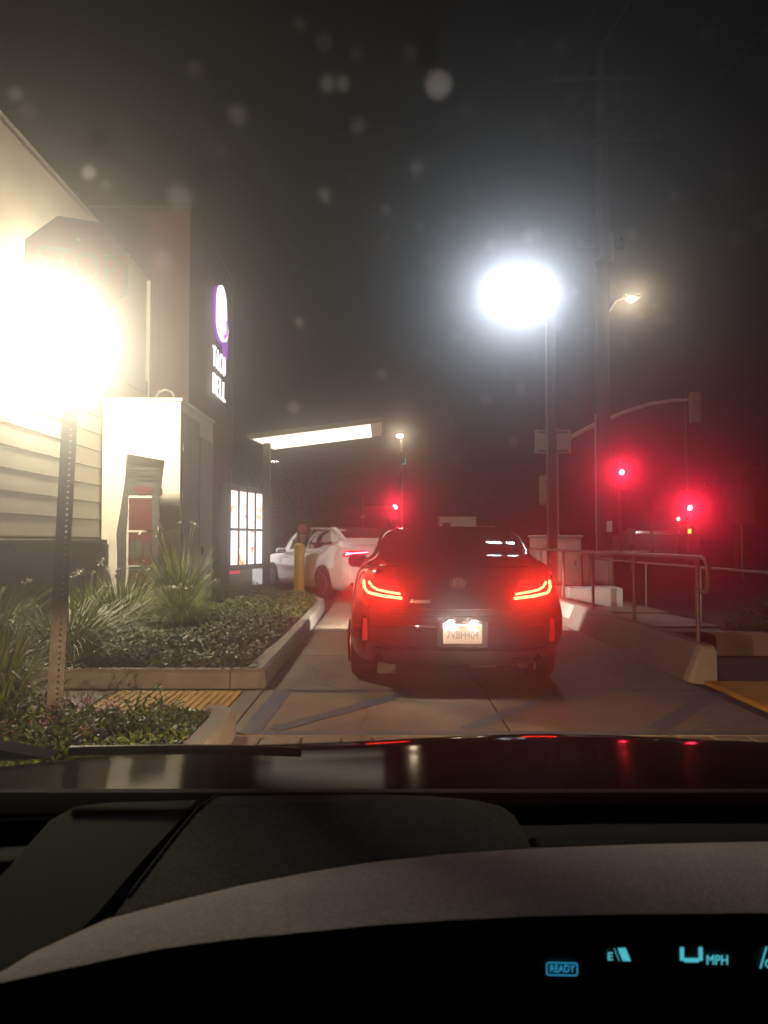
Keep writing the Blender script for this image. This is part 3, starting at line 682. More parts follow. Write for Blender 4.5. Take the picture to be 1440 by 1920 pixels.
def near_signal(loc, head_z, label, P, dx=0., height=None, plate_=False, ped=False, green=False):
    t = thing('traffic_signal', label, 'traffic signal', loc, group='traffic signals showing red across the street')
    MB().tube([(0, 0, -.1), (0, 0, height or head_z + .7)], [.09, .07], 10).build('pole', M_steel, t)
    hd = signal_head(t, (dx, -.25, head_z - .34), 'red')
    MB().box(min(0, dx) - .02, max(0, dx) + .02, -.14, 0, head_z - .3, head_z - .24).build('bracket', M_darkm, t)
    lamp('signal_beam', 'SPOT', (dx, -.42, head_z), (1, .012, .05), P, t, .09, (-loc[0] - dx, -loc[1], 1.2 - head_z), 46, .8)
    if plate_:
        sp_ = MB().box(-.36, .36, -.12, -.1, head_z + .25, head_z + .85, .01).build('sign_plate', mat('sign_dim', (.16, .06, .06), .6), t)
    if ped:
        pd_ = MB().box(-.2, .2, -.3, -.1, head_z - 1.38, head_z - .92, .02).build('pedestrian_signal', M_blackp, t)
        m = MB()
        for i in range(4): m.box(-.085 + .042 * i, -.055 + .042 * i, -.312, -.302, head_z - 1.14, head_z - 1.03 + .012 * (i in (1, 2)))
        m.box(-.085, .07, -.312, -.302, head_z - 1.25, head_z - 1.138); m.build('hand_symbol', emit('hand_orange', (1, .16, .015), 14), pd_)
    return t
sA = near_signal((.9, 40, 0), 2.97, 'red traffic signal on a lamp pole left of the black car roof', 420, dx=-.35, height=6.5)
MB().box(-.32, .32, -.1, .0, 4.68, 4.74).build('crossarm', M_steel, sA); MB().lathe([(.16, 0), (.13, -.08), (.05, -.11)], (-.08, -.1, 6.72), n=12).build('lamp_lens', emit('street_lens2', (1, .78, .5), 260), sA)
MB().box(-.2, .06, -.2, .1, 6.725, 6.8, .02).build('lamp_hood', M_steel, sA)
MB().box(-.1, .24, -.25, -.05, 5.2, 5.85, .03).build('dark_box', M_blackp, sA)
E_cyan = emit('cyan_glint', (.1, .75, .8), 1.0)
MB().box(.19, .23, -.26, -.252, 5.22, 5.52).build('backlit_edge', E_cyan, sA); MB().box(.02, .23, -.262, -.254, 5.2, 5.24).build('backlit_edge', E_cyan, sA)  # glowing strips stand in for cyan backlight along the box edges
near_signal((11.6, 38, 0), 4.6, 'high red traffic signal right of the utility pole', 430)
sC = near_signal((14.9, 38, 0), 2.86, 'red traffic signal above an orange hand signal at the right', 520, height=8.8, plate_=True, ped=True)
gs = thing('traffic_signal', 'distant green traffic signal left of the lowest red one', 'traffic signal', (22.7, 60, 0), group='traffic signals showing red across the street')
gs['group'] = 'far traffic signals'
MB().tube([(0, 0, -.1), (0, 0, 3.6)], .09, 8).build('pole', M_steel, gs); signal_head(gs, (0, -.25, 3.3), 'green')

# small far things
wk_ = thing('pedestrian_signal', 'small beige pedestrian signal head on a thin pole beyond the railing', 'traffic signal', (10.05, 31.5, 0))
MB().tube([(0, 0, 0), (0, 0, 1.2)], .05, 8).build('pole', M_darkm, wk_); MB().box(-.17, .17, -.12, .12, 1.38, 1.78, .03).build('head', M_box, wk_); MB().box(-.09, .1, -.12, .1, 1.12, 1.36, .02).build('button_box', M_box, wk_)
fb = thing('station_building', 'distant lit station canopy low on the right', 'building', (36, 105, 0))
MB().box(-2.0, 4.2, 0, 5, 2.25, 2.65, .05).build('canopy', mat('station_white', (.6, .58, .54), .6), fb)
for xx in (-1.5, 4.5): MB().box(xx, xx + .3, 2, 2.3, 0, 2.24).build('column', M_darkm, fb)
MB().box(-4, 9, 5.2, 9, 0, 2.1).build('kiosk', M_darkm, fb)
lamp('canopy_lamp', 'POINT', (1, 1, 1.9), (1, .9, .75), 60, fb, .1)
MB().lathe([(.25, 0), (.2, -.1), (.05, -.15)], (-2.6, -.5, 2.95), n=10).build('flood', emit('far_flood', (.95, .97, 1), 300), fb)
sgn = thing('road_sign', 'dark rectangular road sign on a thin pole at the right', 'sign', (11.95, 26, 0))
MB().tube([(.1, .06, -.1), (.1, .06, 3.3)], .04, 8).build('pole', M_steel, sgn); MB().box(-.58, .52, -.02, 0, 1.78, 3.2, .01).build('panel', mat('sign_dark', (.09, .07, .06), .6, var=.2, vs=3), sgn)
MB().box(-.54, .48, -.026, -.021, 1.95, 2.0).build('stripe', mat('sign_dim', (.16, .06, .06), .6), sgn)
# bare shrub, block wall, thin posts
sh = thing('bare_shrub', 'bare twiggy fountain shaped shrub behind the white car', 'shrub', (-2.4, 26, 0))
tw = MB(); M_twig = mat('twig', (.22, .18, .15), .9, var=.4, vs=4)
for _ in range(240):
    a = random.uniform(0, 6.3); sp_ = random.uniform(.1, 1.5); hh = random.uniform(1.8, 3.5) * (1 - .14 * sp_)
    e = Vector((cos(a) * sp_, sin(a) * sp_, hh)); c = Vector((cos(a) * sp_ * .3, sin(a) * sp_ * .3, hh * .5))
    tw.tube([(cos(a) * .1, sin(a) * .1, 0), c, e], [.014, .01, .003], 4, False)
    if random.random() < .6:
        q = c.lerp(e, .4); tw.tube([q, q + Vector((random.uniform(-.35, .35), random.uniform(-.3, .3), random.uniform(.3, .7)))], [.007, .002], 4, False)
t_ = tw.build('twig', M_twig, sh); t_['kind'] = 'stuff'
MB().tube([(0, 0, -.1), (0, 0, .6)], [.12, .08], 8).build('trunk', M_wood, sh)
bw = thing('block_wall', 'long dim block wall behind the white car', 'wall', (0, 32, 0))
M_blk = mat('block_brown', (.2, .11, .08), .9, var=.25, vs=3, bump=.4, bs=30)
for i in range(6):
    for j in range(6):
        MB().box(-4.6 + i * .8 + .4 * (j % 2), -3.81 + i * .8 + .4 * (j % 2), 0, .25, j * .43, j * .43 + .42, .01).build('block', M_blk, bw)
MB().box(-4.65, .45, -.04, .29, 2.582, 2.68, .015).build('coping', M_blk, bw)
tp = thing('marker_post', 'thin grey post before the block wall', 'post', (-.72, 26, 0))
MB().tube([(0, 0, 0), (0, 0, 2.7)], .045, 8).build('tube', M_steel, tp); MB().box(-.06, .06, -.06, -.04, 2.02, 2.1).build('reflector', M_white, tp)
def tree(loc, h, rad, n, label, name='street_tree'):
    t = thing(name, label, 'tree', loc, group='dark trees across the street')
    tr = MB(); tr.tube([(0, 0, -.1), (.05, 0, h * .4), (0, .05, h * .75)], [.16, .12, .05], 9)
    cr = MB()
    for k in range(9):
        a = k * .7; e = Vector((cos(a) * rad * .8, sin(a) * rad * .8, h * random.uniform(.6, .95))); tr.tube([(0, 0, h * .38), (e.x * .5, e.y * .5, h * .55), e], [.06, .04, .012], 6)
        for _ in range(n // 9):
            p = e + Vector((random.gauss(0, rad * .33), random.gauss(0, rad * .33), random.gauss(0, rad * .3))); leaf(cr, p, random.uniform(.1, .22), .08, random.uniform(0, 6.3), random.uniform(-.9, 1))
    tr.build('trunk', M_wood, t); c = cr.build('crown', M_leafA, t); c['kind'] = 'stuff'
tree((13.2, 29, 0), 4.2, .8, 2200, 'dark small tree behind the road sign at the right')
tree((19, 55, 0), 5, 1.8, 2600, 'dark tree below the green signal far away'); tree((-4.5, 42, 0), 6, 2.2, 2600, 'dark tree far behind the bare shrub'); tree((8, 70, 0), 6, 2.4, 2400, 'dark tree far beyond the cabinets')

# ------------------------------------------------------------------ cars
def cr(p0, p1, p2, p3, t):
    return .5 * ((2 * p1) + (-p0 + p2) * t + (2 * p0 - 5 * p1 + 4 * p2 - p3) * t * t + (-p0 + 3 * p1 - 3 * p2 + p3) * t ** 3)
class CarSurf:
    """smooth half-body through stations of 12 points each (bottom centre, round the side, to the roof centre)"""
    def __init__(s, st): s.st = [[Vector(p) for p in r] for r in st]; s.n = len(st)
    def at(s, u, v):
        sg = -1 if v > 11 else 1
        if v > 11: v = 22 - v
        def row(i):
            r = s.st[max(0, min(s.n - 1, i))]; j = min(int(v), 10); t = v - j
            return cr(r[max(0, j - 1)], r[j], r[j + 1], r[j + 2] if j + 2 < 12 else Vector((-r[10].x, r[10].y, r[10].z)), t)
        i = min(int(u), s.n - 2); t = u - i
        p = cr(row(i - 1), row(i), row(i + 1), row(i + 2), t)
        return Vector((max(p.x, 0) * sg, p.y, p.z))
    def mesh(s, ku=5, kv=4):
        V = []; F = []; nu = (s.n - 1) * ku + 1; nv = 22 * kv + 1
        for a in range(nu):
            for b in range(nv): V.append(s.at(a / ku, b / kv))
        for a in range(nu - 1):
            for b in range(nv - 1):
                k = a * nv + b; F.append((k, k + nv, k + nv + 1, k + 1))
        for base, bul, flip in ((0, -.05, False), ((nu - 1) * nv, .05, True)):     # rounded end caps
            prev = [base + b for b in range(nv)]
            for f in (.93, .75, .5, .25):
                cur = []
                for b in range(nv):
                    p = V[base + b]; cur.append(len(V)); V.append(Vector((p.x * f, p.y + bul * (1 - f * f), p.z)))
                for b in range(nv - 1):
                    q = (prev[b], prev[b + 1], cur[b + 1], cur[b]); F.append(q[::-1] if flip else q)
                prev = cur
            h = (nv - 1) // 2
            for b in range(h):
                q = (prev[b], prev[b + 1], prev[nv - 2 - b], prev[nv - 1 - b]); F.append(q[::-1] if flip else q)
        s.V, s.F = V, F
        s.bvh = BVHTree.FromPolygons(V, F)
        return V, F
    def rear(s, x, z, off=.004):
        h = s.bvh.ray_cast(Vector((x, -3, z)), Vector((0, 1, 0)))
        if h[0] is None: h = s.bvh.find_nearest(Vector((x, .1, z)))
        n = h[1] if h[1].y < 0 else -h[1]
        return h[0] + n * off
    def side(s, y, z, sg, off=.004):
        h = s.bvh.ray_cast(Vector((sg * 3, y, z)), Vector((-sg, 0, 0)))
        if h[0] is None: h = s.bvh.find_nearest(Vector((sg * .9, y, z)))
        n = h[1] if h[1].x * sg > 0 else -h[1]
        return h[0] + n * off
def strip_patch(fn, rows, off, th=.006):
    """rows: list of lists of 2-d points (same length); projected by fn, with a thin rim"""
    m = MB(); k = len(rows[0])
    top = [[fn(*p, off) for p in r] for r in rows]; bot = [[fn(*p, -.01) for p in r] for r in rows]
    for r in top: m.v += [tuple(p) for p in r]
    nr = len(rows)
    for i in range(nr - 1):
        for j in range(k - 1): m.f.append((i * k + j, i * k + j + 1, (i + 1) * k + j + 1, (i + 1) * k + j))
    loop = [(0, j) for j in range(k)] + [(i, k - 1) for i in range(1, nr)] + [(nr - 1, j) for j in range(k - 2, -1, -1)] + [(i, 0) for i in range(nr - 2, 0, -1)]
    for q in range(len(loop)):
        a, b = loop[q], loop[(q + 1) % len(loop)]; m.quad(top[a[0]][a[1]], top[b[0]][b[1]], bot[b[0]][b[1]], bot[a[0]][a[1]])
    m.sm = True
    return m
def quad_rows(a, b, c, d, nu=8, nv=6):
    """bilinear grid a-b (bottom) to d-c (top)"""
    L = lambda p, q, t: (p[0] + (q[0] - p[0]) * t, p[1] + (q[1] - p[1]) * t)
    return [[L(L(a, b, i / nu), L(d, c, i / nu), j / nv) for i in range(nu + 1)] for j in range(nv + 1)]
def uv_patch(s, u0, u1, v0, v1, off, nu=14, nv=10, skew=None):
    m = MB(); P = []
    for i in range(nu + 1):
        row = []
        for j in range(nv + 1):
            tu, tv = i / nu, j / nv
            vv = v0 + (v1 - v0) * tv; a = u0 + (u1 - u0) * tu
            if skew: a, vv = skew(tu, tv, a, vv)
            p = s.at(a, vv); e = .01
            n = (s.at(min(a + e, s.n - 1), vv) - s.at(max(0, a - e), vv)).cross(s.at(a, vv + e) - s.at(a, vv - e)).normalized()
            if n.dot(p - Vector((0, p.y, .7))) < 0: n = -n
            row.append(p + n * off)
        P.append(row)
    k = nv + 1
    for r in P: m.v += [tuple(q) for q in r]
    for i in range(nu):
        for j in range(nv): m.f.append((i * k + j, i * k + j + 1, (i + 1) * k + j + 1, (i + 1) * k + j))
    m.sm = True; m.P = P
    return m
def wheel(par, x, y, r, sg, wd=.22):
    t = MB(); t.lathe([(r * .62, -wd / 2), (r * .9, -wd / 2), (r, -wd / 2 + .04), (r, wd / 2 - .04), (r * .9, wd / 2), (r * .62, wd / 2)], (x, y, r), 'x', 32)
    w_ = t.build('wheel', mat('tyre', (.015, .015, .015), .85, bump=.3, bs=80), par)
    rm = MB(); xo = x + sg * (wd / 2 - .015)
    rm.lathe([(r * .64, -.03), (r * .64, .02), (r * .58, .02), (r * .57, -.03)], (xo, y, r), 'x', 28)
    for k in range(5):
        a = 2 * pi * k / 5 + .3
        for da in (-.16, .16):
            d = Vector((0, cos(a + da), sin(a + da))); rm.obox(Vector((xo, y, r)) + d * r * .32, (.012, 0, 0), d * r * .27, d.cross(Vector((1, 0, 0))) * .018)
    rm.lathe([(.07, -.02), (.07, .018), (.03, .024)], (xo, y, r), 'x', 14)
    rm.build('rim', mat('alloy', (.45, .44, .43), .35, metal=.9), w_)
    MB().lathe([(r * .6, -.05), (r * .6, -.045)], (xo, y, r), 'x', 20).build('brake_disc', M_blackp, w_)
def stations(W, zr, zd, fast):
    """W half width, zr roof height, zd deck height, fast = rear window slope shift"""
    k = W / .93
    rear = [(0, .24, .2), (.58, .24, .16), (.74, .3, .07), (.84, .45, .02), (.855, .6, .015), (.84, .72, .06), (.79, .88, .11), (.735, zd - .035, .14), (.58, zd - .008, .12), (.4, zd - .008, .11), (.2, zd, .1), (0, zd, .1)]
    S0 = [(x * k * .9, y, z) for x, z, y in rear]
    S1 = [(x * k * 1.0, y + .13, z + (.004 if i > 6 else 0)) for i, (x, z, y) in enumerate(rear)]
    S1 = [(x * (1.02 if 2 <= i <= 5 else 1), y, z) for i, (x, y, z) in enumerate(S1)]
    low = lambda w_, zb=.2: [(0, zb), (.72 * w_, zb), (.93 * w_, zb + .06), (w_, .42), (1.0 * w_, .62), (.985 * w_, .8)]
    def stn(y, w_, up, zb=.2): return [(x, y, z) for x, z in low(w_ * k, zb) + [(x * k, z) for x, z in up]]
    dz = zr - 1.40
    return [S0, S1,
        stn(.45, .905, [(.84, .96), (.765, zd - .0), (.6, zd + .022), (.45, zd + .03), (.22, zd + .035), (0, zd + .036)]),
        stn(.62, .915, [(.86, .975), (.785, zd + .01), (.69, zd + .045 + fast * .3), (.6, zd + .06 + fast * .7), (.32, zd + .068 + fast * .75), (0, zd + .07 + fast * .75)]),
        stn(1.0, .93, [(.875, .98), (.8, zd + .01), (.72, 1.13 + dz * .5), (.635, 1.232 + dz + fast), (.37, 1.247 + dz + fast), (0, 1.25 + dz + fast)]),
        stn(1.5, .93, [(.88, .975), (.805, 1.03), (.73, 1.19 + dz), (.63, 1.336 + dz + fast * .25), (.37, 1.355 + dz + fast * .25), (0, 1.358 + dz + fast * .25)]),
        stn(2.05, .925, [(.88, .965), (.81, 1.02), (.725, 1.21 + dz), (.625, 1.377 + dz), (.37, 1.396 + dz), (0, 1.4 + dz)]),
        stn(2.6, .925, [(.88, .955), (.81, 1.01), (.7, 1.2 + dz), (.625, 1.367 + dz), (.37, 1.39 + dz), (0, 1.395 + dz)]),
        stn(3.15, .925, [(.88, .945), (.805, 1.0), (.715, 1.14 + dz), (.6, 1.25 + dz), (.33, 1.28 + dz), (0, 1.29 + dz)]),
        stn(3.65, .925, [(.875, .93), (.79, .975), (.7, 1.02), (.56, 1.045), (.3, 1.055), (0, 1.06)]),
        stn(4.2, .915, [(.86, .88), (.77, .925), (.66, .945), (.5, .955), (.25, .965), (0, .97)]),
        stn(4.65, .86, [(.78, .78), (.69, .83), (.58, .85), (.42, .86), (.2, .865), (0, .87)], .22),
        [(x * k, 4.8, z) for x, z in [(0, .24), (.4, .24), (.56, .28), (.64, .4), (.64, .52), (.62, .6), (.58, .68), (.52, .72), (.42, .74), (.3, .75), (.15, .755), (0, .755)]]]
def wheels_and_arches(t, s, W, ys_, r=.33):
    for y in ys_:
        for sg in (-1, 1):
            wheel(t, sg * (W - .115), y, r, sg)
            rows = []
            for rr in (.0, .5, 1.0):
                rows.append([(y + (r + .045) * rr * cos(R(-15 + 210 * k / 20)), r + .01 + (r + .045) * rr * sin(R(-15 + 210 * k / 20))) for k in range(21)])
            m = strip_patch(lambda a, b, o: s.side(a, max(b, .24), sg, o), rows, .003); m.build('wheel_arch', M_blackp, t)
    return t
def led(fn, pts, r, name, m_, par, off=.018):
    P = []
    for a, b in zip(pts[:-1], pts[1:]):
        for i in range(5): P.append(fn(a[0] + (b[0] - a[0]) * i / 5, a[1] + (b[1] - a[1]) * i / 5, off))
    P.append(fn(*pts[-1], off))
    return MB().tube(P, r, 6).build(name, m_, par)
E_tail = emit('tail_led', (1, .026, .01), 92); E_tailw = emit('tail_led_dim', (1, .03, .03), 3)
M_lampred = emit('lamp_red_lit', (1, .006, .012), 1.5); M_refl = mat('reflector_red', (.75, .02, .06), .3, coat=1)
M_chrome = mat('chrome', (.75, .74, .72), .12, metal=1)
M_glass = glass_dark('tinted_glass'); 

# --- black sedan
M_black = mat('black_paint', (.006, .005, .005), .5, coat=1, spec=0)
bc = thing('sedan', 'black sedan with glowing bracket tail lights and a white licence plate', 'car', (.585, 6.12, 0), R(-1.6))
BS = CarSurf(stations(.9, 1.385, 1.045, 0)); BS.mesh()
m = MB(); m.v = [tuple(p) for p in BS.V]; m.f = BS.F; m.sm = True; m.build('body', M_black, bc)
wheels_and_arches(bc, BS, .9, (.98, 3.8))
uv_patch(BS, 2.95, 4.6, 9.15, 12.85, .005, skew=lambda tu, tv, a, v: (a, 11 + (v - 11) * (1.02 - .08 * tu))).build('rear_window', M_glass, bc)
for v0, v1 in ((7.2, 8.75), (14.8, 13.25)):
    for u0, u1 in ((3.75, 5.9), (6.0, 7.9)):
        p = uv_patch(BS, u0, u1, v0, v1, .004, 12, 6, skew=lambda tu, tv, a, v: (a + (.55 * tv * (1 - tu) if u0 < 5 else -.6 * tv * tu), v)); wdw = p.build('side_window', M_glass, bc)
        if u0 < 5:
            MB().tube([Vector(q) for q in [p.P[i][0] for i in range(12, -1, -1)] + [p.P[0][j] for j in range(1, 7)] + [p.P[i][6] for i in range(1, 13)]], .008, 6).build('chrome_trim', M_chrome, wdw)
for sg in (-1, 1):
    F = lambda x, z, o=.004: BS.rear(sg * x, z, o)
    tl = strip_patch(F, quad_rows((.43, .765), (.755, .79), (.735, .93), (.5, .915), 12, 8), .012).build('tail_light', M_lampred, bc)
    led(F, [(.738, .905), (.735, .85), (.7, .812), (.6, .79), (.44, .772)], .0115, 'led_strip', E_tail, tl, .02)
    led(F, [(.692, .9), (.685, .865), (.64, .838), (.55, .82), (.455, .805)], .0095, 'led_strip', E_tail, tl, .02)
    strip_patch(F, quad_rows((.75, .86), (.785, .87), (.76, .95), (.735, .94), 4, 5), .014).build('clear_lens', mat('lens_clear', (.6, .5, .5), .15, coat=1), tl)
    strip_patch(F, quad_rows((.715, .45), (.755, .45), (.745, .62), (.72, .62), 3, 8), .01).build('reflector', M_refl, bc)
    # side mirror
    mi = MB(); mi.box(sg * .98 - .11, sg * .98 + .11, 3.0, 3.12, .93, 1.07, .035); mi.build('wing_mirror', M_black, bc)
    # corner vents
    strip_patch(F, quad_rows((.66, .3), (.74, .36), (.72, .44), (.6, .42), 5, 4), .006).build('bumper_vent', M_blackp, bc)
strip_patch(lambda x, z, o: BS.rear(x, z, o), quad_rows((-.56, .255), (.56, .255), (.64, .37), (-.64, .37), 18, 4), .008).build('diffuser', M_blackp, bc)
for sg in (-1, 1): pass
tr_ = lambda pts, r, name, m_: MB().tube([BS.rear(x, z, .004) for x, z in pts], r, 6).build(name, m_, bc)
tr_([(-.42, .705), (-.3, .7), (-.1, .695), (.1, .695), (.3, .7), (.42, .705)], .012, 'trunk_crease', M_black)
tr_([(-.8, .655), (-.6, .645), (-.3, .64), (0, .638), (.3, .64), (.6, .645), (.8, .655)], .004, 'panel_gap', M_blackp)
tr_([(-.66, .395), (-.4, .385), (0, .38), (.4, .385), (.66, .395)], .012, 'bumper_crease', M_black)
tr_([(-.56, 1.03), (-.3, 1.038), (0, 1.04), (.3, 1.038), (.56, 1.03)], .009, 'trunk_lip', M_black)
for sg in (-1, 1): tr_([(sg * .46, .75), (sg * .47, .92), (sg * .5, 1.02)], .003, 'panel_gap', M_blackp)
q = BS.rear(0.0, .505, .012); px_ = .03
rc = strip_patch(lambda x, z, o: BS.rear(x, z, o), quad_rows((-.2 + px_, .4), (.2 + px_, .4), (.2 + px_, .6), (-.2 + px_, .6), 6, 4), .005).build('plate_recess', M_blackp, bc)
pl = MB(); pl.box(px_ - .152, px_ + .152, q.y - .008, q.y + .0, .43, .582, .004); po = pl.build('licence_plate', mat('plate_white', (.85, .84, .8), .4), bc)
text('plate_text', '7VBH404', .085, mat('plate_ink', (.3, .28, .34), .5), po, frame((px_, q.y - .0095, .497), (1, 0, 0), (0, 0, 1)), .001, .002, .25)
MB().box(px_ + .1, px_ + .135, q.y - .0105, q.y - .0085, .557, .575).build('plate_sticker', mat('sticker_yellow', (.7, .55, .05), .5), po)
text('plate_state', 'California', .03, mat('plate_red', (.5, .1, .1), .5), po, frame((px_, q.y - .0095, .562), (1, 0, 0), (0, 0, 1)), .001, 0, .1)
for dx in (-.09, .09):
    lq = BS.rear(px_ + dx, .62, .02); ll = MB().box(lq.x - .03, lq.x + .03, lq.y - .03, lq.y + .01, .612, .628, .004).build('plate_lamp', M_blackp, bc)
    MB().box(lq.x - .02, lq.x + .02, lq.y - .026, lq.y - .004, .608, .611).build('plate_lamp_lens', emit('plate_em', (1, .93, .8), 560), ll)
em = BS.rear(0, .9, .006); rr_ = MB(); rr_.tube([(.055 * cos(2 * pi * i / 24) * 1.15, em.y - .004, .9 + .05 * sin(2 * pi * i / 24)) for i in range(25)], .006, 6, False); rr_.tube([(-.025, em.y - .004, .925), (-.03, em.y - .004, .875)], .006, 6); rr_.tube([(.025, em.y - .004, .925), (.03, em.y - .004, .875)], .006, 6); rr_.tube([(-.028, em.y - .004, .9), (.028, em.y - .004, .9)], .005, 6); rr_.build('emblem', mat('dark_chrome', (.3, .29, .29), .2, metal=1), bc)
lq = BS.rear(-.31, .755, .006); text('model_lettering', 'Accord', .05, M_chrome, bc, frame((-.3, lq.y - .004, .755), (1, 0, 0), (0, 0, 1)), .002, 0, .16)
ex = MB(); ex.lathe([(.001, .02), (.045, .02), (.05, -.045), (.058, -.05), (.062, .1), (.001, .1)], (.5, .08, .275), 'y', 20); MB().tube([(.5 + .1 * cos(R(a)), .0, .262 + .06 * sin(R(a))) for a in range(-30, 215, 15)], .009, 6).build('exhaust_surround', M_chrome, bc); eo = ex.build('exhaust_tip', mat('dark_chrome', (.3, .29, .29), .2, metal=1), bc); MB().lathe([(.044, .01), (.044, .015)], (.5, .08, .275), 'y', 20).build('exhaust_bore', M_blackp, eo)
MB().box(.1, .34, .2, .5, .2, .3, .03).build('muffler', M_steel, bc)
MB().prism([(-.05, 1.7, 1.37), (.05, 1.7, 1.37), (.03, 1.85, 1.42), (-.03, 1.85, 1.42)], (0, .08, 0)).build('roof_antenna', M_black, bc)
MB().box(-.62, .62, 1.35, 1.5, .8, 1.0, .04).build('rear_seat', M_blackp, bc)
for xx in (-.42, .38): MB().box(xx - .12, xx + .12, 1.9, 2.0, 1.02, 1.22, .04).build('headrest', M_blackp, bc)

for sg in (-1, 1):
    hb = MB().box(sg * .62 - .14, sg * .62 + .14, 4.74, 4.8, .58, .72, .01).build('headlight', mat('lens_clear', (.6, .5, .5), .15, coat=1), bc)
    MB().box(sg * .62 - .3, sg * .62 + .3, 4.8, 5.02, .664, .67).build('cutoff_shield', M_blackp, hb)
    lamp('headlight_bulb', 'SPOT', (sg * .66, 4.9, .65), (1, .9, .78), 260, hb, .01, (sg * .35, 1, -.08), 170, .25)

for v in (8.75, 13.25):
    MB().tube([BS.at(3.05 + 2.6 * i / 14, v) * 1.0 + Vector((.012 if v < 11 else -.012, 0, .006)) for i in range(15)], .009, 6).build('roof_trim', M_chrome, bc)
# --- white sedan turning left ahead
M_whitec = mat('white_car_paint', (.62, .6, .58), .3, coat=.8)
wc = thing('sedan', 'white sedan turning left ahead beside the yellow bollard', 'car', (-.02, 16.0, 0), R(30))
WS = CarSurf(stations(.92, 1.55, 1.14, .12)); WS.mesh()
m = MB(); m.v = [tuple(p) for p in WS.V]; m.f = WS.F; m.sm = True; m.build('body', M_whitec, wc)
wheels_and_arches(wc, WS, .92, (.98, 3.8), .34)
uv_patch(WS, 3.0, 4.4, 9.25, 12.75, .005).build('rear_window', M_glass, wc)
for v0, v1 in ((7.2, 8.75), (14.8, 13.25)):
    for u0, u1 in ((3.6, 5.9), (6.0, 7.9)):
        uv_patch(WS, u0, u1, v0, v1, .004, 12, 6, skew=lambda tu, tv, a, v: (a + (.6 * tv * (1 - tu) if u0 < 5 else -.6 * tv * tu), v)).build('side_window', M_glass, wc)
for sg in (-1, 1):
    F = lambda x, z, o=.004: WS.rear(sg * x, z, o)
    tl = strip_patch(F, quad_rows((.3, .97), (.79, .91), (.74, 1.04), (.3, 1.03), 12, 6), .012).build('tail_light', M_lampred, wc)
    led(F, [(.32, 1.0), (.55, .99), (.68, .98), (.74, 1.0)], .011, 'led_strip', emit('tail_led_pink', (1, .06, .14), 45), tl, .02)
    led(F, [(.68, .98), (.75, .95)], .014, 'led_strip', emit('tail_led_pink', (1, .06, .14), 45), tl, .02)
    strip_patch(F, quad_rows((.45, .26), (.74, .3), (.72, .4), (.5, .36), 6, 3), .006).build('bumper_vent', M_blackp, wc)
    mi = MB(); mi.box(sg * .98 - .11, sg * .98 + .11, 3.05, 3.17, .95, 1.08, .035); mi.build('wing_mirror', M_whitec, wc)
for dy in (2.1, 3.2):
    MB().tube([WS.side(dy, .3, -1, .002), WS.side(dy, .6, -1, .002), WS.side(dy, .95, -1, .002)], .004, 5).build('door_gap', M_blackp, wc)
    MB().box(-.945, -.915, dy - .26, dy - .1, .86, .885, .006).build('door_handle', M_whitec, wc)

# ------------------------------------------------------------------ the car we sit in
M_dash = mat('dash_dark', (.03, .03, .03), .9, spec=.1, var=.15, vs=30, bump=.3, bs=600)
M_pad = mat('dash_pad', (.06, .058, .056), .9, spec=.15, var=.2, vs=12, bump=.7, bs=380, fine=.3)
M_cowl = mat('cowl_grey', (.42, .4, .385), .9, spec=.2, var=.1, vs=14, bump=.25, bs=420, fine=.2)
M_mesh = mat('speaker_mesh', (.026, .024, .025), .9, spec=.1)
N = M_mesh.node_tree.nodes; ck = N.new('ShaderNodeTexChecker'); ck.inputs['Scale'].default_value = 330; ck.inputs[1].default_value = (.015, .014, .0145, 1); ck.inputs[2].default_value = (.005, .005, .005, 1)
tcm = N.new('ShaderNodeTexCoord'); mpm = N.new('ShaderNodeMapping'); mpm.inputs['Rotation'].default_value = (0, 0, .5); M_mesh.node_tree.links.new(tcm.outputs['Object'], mpm.inputs[0]); M_mesh.node_tree.links.new(mpm.outputs[0], ck.inputs['Vector']); M_mesh.node_tree.links.new(ck.outputs[0], N['Principled BSDF'].inputs['Base Color'])
M_hood = mat('hood_paint', (.006, .005, .005), .5, coat=.2, spec=0); M_hood.node_tree.nodes['Principled BSDF'].inputs['Coat Roughness'].default_value = .09
oc = thing('car', 'dark car we look out of, with grey dashboard, hood and cyan display', 'car', (.37, 0, 0))
OX = -.37
def ocp(p): return (p[0] + OX, p[1], p[2])
# hood
m = MB(); rings = []
for i in range(25):
    f = i / 24; Y = 1.04 + f * 1.16
    zc = .842 - .03 * min(1, (Y - 1.04) / .56) - .75 * max(0, Y - 1.6) ** 2
    ring = []
    for j in range(29):
        g = -1 + j / 14; X = g * (1.3 - .06 * f)
        ring.append((X, Y - .16 * g * g * f, zc - .05 * g * g + .008 * cos(g * 9) * (abs(g) < .85) * .5))
    rings.append(ring)
m.loft(rings, close=False); m.sm = True; m.build('hood', M_hood, oc)
MB().prism([(-.9, 2.05, .2), (.9, 2.05, .2), (.9, 2.05, .5), (-.9, 2.05, .5)], (0, .05, 0)).build('front_panel', M_hood, oc)
for sg in (-1, 1):
    hl = MB(); hl.box(sg * .6 - .16, sg * .6 + .16, 2.12, 2.2, .46, .6, .01); ho = hl.build('headlight', M_blackp, oc)
    MB().box(sg * .6 - .3, sg * .6 + .3, 2.205, 2.36, .568, .574).build('cutoff_shield', M_blackp, ho)
    lamp('headlight_bulb', 'SPOT', (sg * .6, 2.25, .56), (1, .66, .35), 310, ho, .006, (0, 1, -.06), 112, .3)
